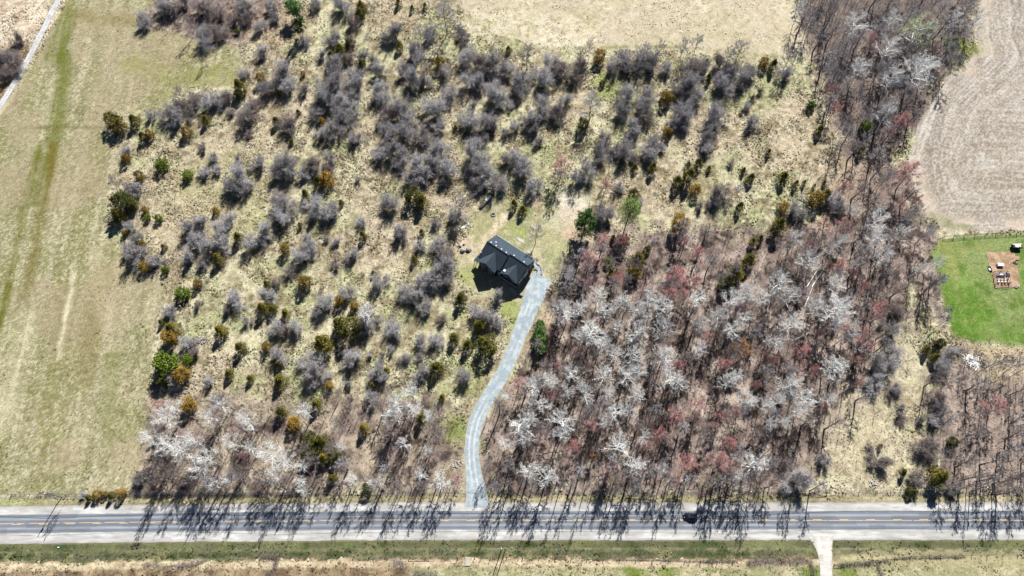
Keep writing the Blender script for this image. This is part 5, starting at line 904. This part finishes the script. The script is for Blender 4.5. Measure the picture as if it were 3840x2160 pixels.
part(t, 'ash', M['black'], lambda m_: m_.tube((0, 0, 0), (0, 0, .06), .65, .6, 14))
a = W(*HC(268, 535)); b = W(*HC(345, 475)); an = math.atan2(b[1] - a[1], b[0] - a[0]); LL = math.hypot(b[0] - a[0], b[1] - a[1])
t = tag(link('timber_stack', None, None, (*a, 0), an), 'long pale timber planks lying along the edge of the yard', 'planks')
for k in range(4): part(t, 'plank', M['trim'], lambda m_: m_.box(-.3 * k, LL - .4 * (k % 2), k * .24, k * .24 + .2, .05, .14))
def boulder(D, r, label, seed):
    X, Y = W(*D); m_ = MB(); m_.rock((0, 0, r * .35), r, random.Random(seed), .7); tag(m_.build('boulder', M['stone'], None, loc=(X, Y, 0)), label, 'boulder')
BC = lambda x, y: ((1700 + x / 4.527) / S0, (840 + y / 4.527) / S0)
boulder(BC(160, 455), 1.1, 'pale boulder at the edge of the yard, the closer one to the hay field', 1); boulder(BC(262, 435), 1.15, 'pale boulder at the edge of the yard, the closer one to the house', 2); boulder(BC(120, 365), .8, 'smaller boulder above the pair at the yard edge', 3); boulder(BC(180, 345), .6, 'small grey stone behind the yard edge boulders', 4)
boulder(BC(1275, 500), .9, 'pale boulder with a dark gap against the back corner of the house', 5); boulder(BC(1310, 478), .6, 'small pale stone beside the back corner boulder of the house', 6); boulder(BC(1148, 1205), 1.0, 'pale boulder at the corner where house shadow meets the driveway', 7); boulder(BC(1135, 1160), .7, 'round stone just above the boulder at the driveway edge', 8); boulder(T(2, 2, 85, 70), .6, 'small white stone on the driveway edge', 9)
t = tag(link('stone_edging', None, None, (*W(*BC(1480, 740)), 0)), 'curved line of pale stones edging the gravel walkway', 'edging'); ex0, ey0 = t.location.x, t.location.y; rg = random.Random(12)
for (x_, y_) in [(1420, 672), (1445, 685), (1465, 705), (1480, 728), (1490, 752), (1495, 780), (1498, 805), (1500, 830), (1498, 852), (1372, 730), (1385, 750), (1402, 762), (1420, 778), (1380, 770)]:
    X, Y = W(*BC(x_, y_)); part(t, 'stone', M['stone'], lambda m_: m_.rock((X - ex0, Y - ey0, .2), rg.uniform(.3, .5), rg))
def heap(name, D, r, n, sr, mat, label, cat, seed, sq=.6):
    X, Y = W(*D); m_ = MB(); rg = random.Random(seed)
    for k in range(n): an, q = rg.uniform(0, 6.28), math.sqrt(rg.random()); m_.rock((math.cos(an) * q * r, math.sin(an) * q * r, .1 + (1 - q) * .4 * r * .5), sr * rg.uniform(.6, 1.3), rg)
    o = m_.build(name, mat, None, loc=(X, Y, ground_z(X, Y))); return tag(o, label, cat)
heap('rock_pile', T(1, 2, 2410, 190), 2.0, 40, .35, M['stone'], 'dark heap of field stones near the house shadow', 'rock pile', 21)
heap('rock_pile', T(0, 2, 2030, 530), 1.8, 36, .35, M['stone'], 'grey heap of field stones beside an olive cedar near the hay field', 'rock pile', 22); heap('rock_pile', T(2, 1, 2290, 445), 1.8, 36, .35, M['stone'], 'purplish stone heap between two small cedars in the dry meadow', 'rock pile', 23)
heap('rock_pile', T(3, 1, 340, 540), 1.8, 30, .35, M['stone'], 'stone heap in the meadow beside the rusty cedars near the wood', 'rock pile', 24); heap('rock_pile', T(3, 3, 1060, 520), 1.5, 26, .35, M['stone'], 'small dark stone heap in the dry opening near the road', 'rock pile', 25)
heap('rock_pile', T(1, 3, 2030, 330), 1.8, 26, .3, M['stone'], 'scattered pale stones beside the driveway bend near the road', 'rock pile', 26); heap('rock_pile', T(0, 1, 1780, 660), 1.6, 22, .3, M['stone'], 'pale stones showing through the grass near the hay field cedars', 'rock pile', 27)
def brushpile(D, r, n, label, seed, mat):
    X, Y = W(*D); m_ = MB(); rg = random.Random(seed)
    for k in range(n):
        an = rg.uniform(0, 6.28); c = Vector((rg.gauss(0, r * .4), rg.gauss(0, r * .3), rg.uniform(.1, 1.0))); d = Vector((math.cos(an), math.sin(an), rg.uniform(-.25, .25))) * rg.uniform(.8, 2.2); m_.tube(c - d, c + d, rg.uniform(.04, .1), .03, 4, 0, False)
    tag(m_.build('brush_pile', mat, None, loc=(X, Y, 0)), label, 'brush pile')
brushpile(T(3, 2, 2050, 740), 4.0, 90, 'large pile of cut pale branches below the lawn corner', 31, M['white_bark']); brushpile(T(3, 2, 1900, 640), 3.0, 60, 'darker brush pile beside the yellowish cedars near the lawn', 32, M['grey_bark']); brushpile(T(3, 2, 2160, 760), 2.0, 40, 'small branch pile at the outer end of the cut branches', 33, M['grey_bark'])
def logf(D0, D1, r, label, seed, mat='white_bark', z=.5):
    a = W(*D0, z); b = W(*D1, z); t = tag(link('fallen_log', None, None, (*a, z)), label, 'log'); d = (b[0] - a[0], b[1] - a[1]); part(t, 'stem', M[mat], lambda m_: m_.tube((0, 0, 0), (*d, .6), r, r * .4, 7)); rg = random.Random(seed)
    part(t, 'branch', M[mat], lambda m_: [m_.tube((d[0] * q, d[1] * q, .4), (d[0] * q + rg.uniform(-1.5, 1.5), d[1] * q + rg.uniform(-1.5, 1.5), rg.uniform(.5, 1.8)), .06, .03, 4, 0, False) for q in (.5, .65, .75, .85, .92)])
logf(T(3, 1, 390, 1440), T(3, 1, 500, 1260), .2, 'white fallen trunk lying slanted in the big wood, the longest of the crossed ones', 41); logf(T(3, 1, 440, 1440), T(3, 1, 590, 1210), .18, 'white fallen trunk crossing beside the longest one in the big wood', 42); logf(T(3, 2, 370, 190), T(3, 2, 440, 0), .2, 'pale leaning dead trunk below the crossed fallen trunks', 43)
logf(T(3, 2, 270, 520), T(3, 2, 430, 440), .14, 'thin pale log lying level in the big wood', 44); logf(T(3, 1, 880, 1100), T(3, 1, 985, 900), .22, 'dark curved dead trunk in the gap of the big wood', 45, 'grey_bark'); logf(T(2, 3, 1150, 640), T(2, 3, 1440, 645), .16, 'dark log lying along the road edge of the big wood', 46, 'grey_bark')
m_ = MB(); m_.box(-.3, .3, -.2, .2, 0, .12, 0, .03); tag(m_.build('litter_scrap', M['litterblue'], None, loc=(*W(147, 1377), 0)), 'tiny pale blue scrap on the green verge south of the road', 'litter')
t = thing('hydrant_marker', T(2, 2, -25, 40), 'small white culvert marker by the driveway edge', 'marker') if False else None
for D, lb in ((T(1, 3, 1410, 630), 'short pale marker post on the verge between grove and driveway'), (T(1, 3, 1160, 620), 'short pale marker post beside the dark roadside cedar')):
    t = thing('marker_post', D, lb, 'post'); part(t, 'stake', M['trim'], lambda m_: m_.box(-.07, .07, -.07, .07, -.2, 1.3)); part(t, 'cap', M['white'], lambda m_: m_.box(-.1, .1, -.1, .1, 1.301, 1.4))
# sunken hay-bale square in the pasture
m_ = MB(); m_.box(-1.0, 1.0, -1.5, 1.5, -.1, .25, 0, .2); tag(m_.build('salt_trough', M['concrete'], None, loc=(*W(*T(1, 3, 2130, 1305)), 0)), 'pale feed trough slab lying in the pasture beside the fence', 'trough')
# vines and brush grown into the southern fences
def hedge(pts, r, h, label, seed):
    P = np.array(WP(pts)); seg = np.hypot(*np.diff(P, axis=0).T); cum = np.r_[0, np.cumsum(seg)]; rg = np.random.default_rng(seed); n = int(cum[-1] * 90); s = rg.uniform(0, cum[-1], n); X = np.interp(s, cum, P[:, 0]) + rg.normal(0, r * .45, n); Y = np.interp(s, cum, P[:, 1]) + rg.normal(0, r * .45, n); hh = h * (.5 + .9 * vnoise(s / 2.5, s * 0, seed))
    D = unit(np.stack([rg.normal(0, .6, n), rg.normal(0, .6, n), np.ones(n)], 1)); V, F = blades(np.stack([X, Y, rg.uniform(-.1, .4, n) * hh], 1), D, hh * rg.uniform(.5, 1, n), np.full(n, .05), rg)
    tag(link('hedge', np_mesh('hedge', V, F, M['dark_twig'])), label, 'hedge')
hedge([(1880, 1412), (1960, 1408), (2035, 1410), (2044, 1430), (2046, 1470)], 1.3, 1.9, 'brown bare hedge curving along the fence before the farm lane', 51); hedge([(2110, 1420), (2170, 1417), (2210, 1411), (2235, 1408)], .7, 1.2, 'low tangled vine hedge on the bent fence east of the farm lane', 52); hedge([(2240, 1406), (2290, 1401), (2430, 1398)], .35, .8, 'thin vine growth along the straight part of the eastern fence', 53); hedge([(2205, 1415), (2218, 1449), (2222, 1470)], .7, 1.2, 'short brown hedge running down from the bent fence', 54)
hedge([(365, 1418), (420, 1424), (470, 1420), (520, 1408)], .8, 1.3, 'brown reed hedge along the hollow in the weeds south of the road', 55); hedge([(650, 1398), (700, 1402), (690, 1430), (670, 1449)], 1.0, 1.3, 'dark bramble hedge at the start of the cream strip fence', 56); hedge([(1550, 1405), (1680, 1408), (1850, 1412)], .4, .8, 'thin brown growth along the long pasture fence', 57)
hedge([(985, 1406), (1010, 1415), (1025, 1425)], 1.6, 1.8, 'dark brown thicket by the gate brace of the pasture fence', 58); hedge([(1040, 1440), (1100, 1445)], 1.6, 1.6, 'brown thicket at the bottom edge below the gate brace', 59)
hedge([(340, 1240), (500, 1241), (760, 1241)], .7, 1.0, 'added dark twigs for the shaded bank along the road fence of the grove', 60); hedge([(2240, 790), (2245, 850), (2260, 900)], .3, .5, 'thin dry weeds in the narrow meadow beside the wood', 61)  # first strip: dark twigs added to stand for dense shade along the grove fence

# ------------------------------------------------------------------ labels for the plants
ORD = 'first second third fourth fifth sixth seventh eighth ninth tenth eleventh twelfth thirteenth fourteenth fifteenth sixteenth seventeenth eighteenth nineteenth twentieth'.split()
ORD += ['twenty-' + q for q in ORD[:9]] + ['thirtieth'] + ['thirty-' + q for q in ORD[:9]]
def place(a):
    x, y = a['D']; wood = a['kind'] in ('tall', 'white', 'grey', 'dark', 'red', 'gold', 'lime')
    if y > 1400: return 'south of the road'
    if x > 1985 and y < 400 and (x > 2040 or y < 120) : return 'in the dark upper wood'
    if x > 2340 and y > 880: return 'in the corner wood below the lawn'
    if y > 1225: return 'at the road verge'
    if y > 985 and x < 1185: return 'in the roadside grove'
    inw = sdpoly(np.array([W(x, y, 6)[0]]), np.array([W(x, y, 6)[1]]), WP(P_W1, 6))[0] > -3
    if inw and x > 1215:
        if y > 1120: return 'in the big wood nearest the road'
        if y > 960: return 'in the lower middle of the big wood'
        if y > 820: return 'in the upper middle of the big wood'
        if y > 700: return 'in the big wood below house level'
        return 'in the thin top of the big wood'
    if x > 2030: return 'in the dry meadow opening by the wood'
    if y < 110 and x > 1150: return 'against the pale stubble field'
    if y < 110: return 'near the top edge of the scrub'
    if y < 230 and x > 1130: return 'in the hedgerow below the stubble field'
    if x < 480 and y < 760: return 'beside the upper hay field edge'
    if x < 520: return 'beside the lower hay field edge'
    row = 'high' if y < 330 else 'middle' if y < 520 else 'house-level' if y < 760 else 'lower'
    col = 'near the hay field' if x < 760 else 'west of the house' if x < 1150 else 'beside the house yard' if x < 1450 else 'east of the house'
    return f'in the {row} scrub {col}'
LOOK = {'white': '{s} pale-barked tree', 'grey': '{s} grey tree', 'dark': '{s} brownish tree', 'tall': '{s} slender tree', 'red': '{s} red-budding tree', 'shrub': '{s} grey shrub', 'brown': '{s} brown shrub', 'cedar': '{s} olive cedar', 'rust': '{s} rusty cedar', 'dark_c': '{s} dark green cedar', 'green': '{s} bright green conifer', 'pine': '{s} deep green pine', 'spruce': '{s} green spruce', 'gold': '{s} golden tree', 'lime': '{s} budding tree', 'leafing': '{s} leafing tree'}
BIG = {'white': (3.0, 4.0), 'grey': (2.8, 3.8), 'dark': (2.8, 3.6), 'tall': (2.0, 2.8), 'red': (1.8, 2.8), 'shrub': (2.2, 3.4), 'brown': (2.2, 3.4), 'cedar': (1.5, 2.4), 'rust': (1.5, 2.4), 'dark_c': (1.8, 2.6), 'green': (1.6, 2.3), 'pine': (2, 3)}
grp = {}
for a in REC:
    if a['look']: tag(a['o'], a['look'], a['cat']); continue
    lo, hi = BIG.get(a['kind'], (2, 3)); s = 'small' if a['R'] < lo else 'medium' if a['R'] < hi else 'large'
    grp.setdefault((LOOK[a['kind']].format(s=s), place(a)), []).append(a)
for (lk, pl), L in grp.items():
    up = max(b['D'][1] for b in L) - min(b['D'][1] for b in L) > 1.2 * (max(b['D'][0] for b in L) - min(b['D'][0] for b in L))
    L.sort(key=lambda b: -b['D'][1] if up else b['D'][0]); ref = 'from the road' if up else 'from the hay field'
    for i, b in enumerate(L):
        if len(L) == 1: tag(b['o'], f'{lk} {pl}', b['cat'])
        elif len(L) <= len(ORD): tag(b['o'], f'{lk} {pl}, {ORD[i]} {ref}', b['cat'], f'{lk}s {pl}')
        else: tag(b['o'], f'{lk} {pl}', b['cat'], f'{lk}s {pl}')
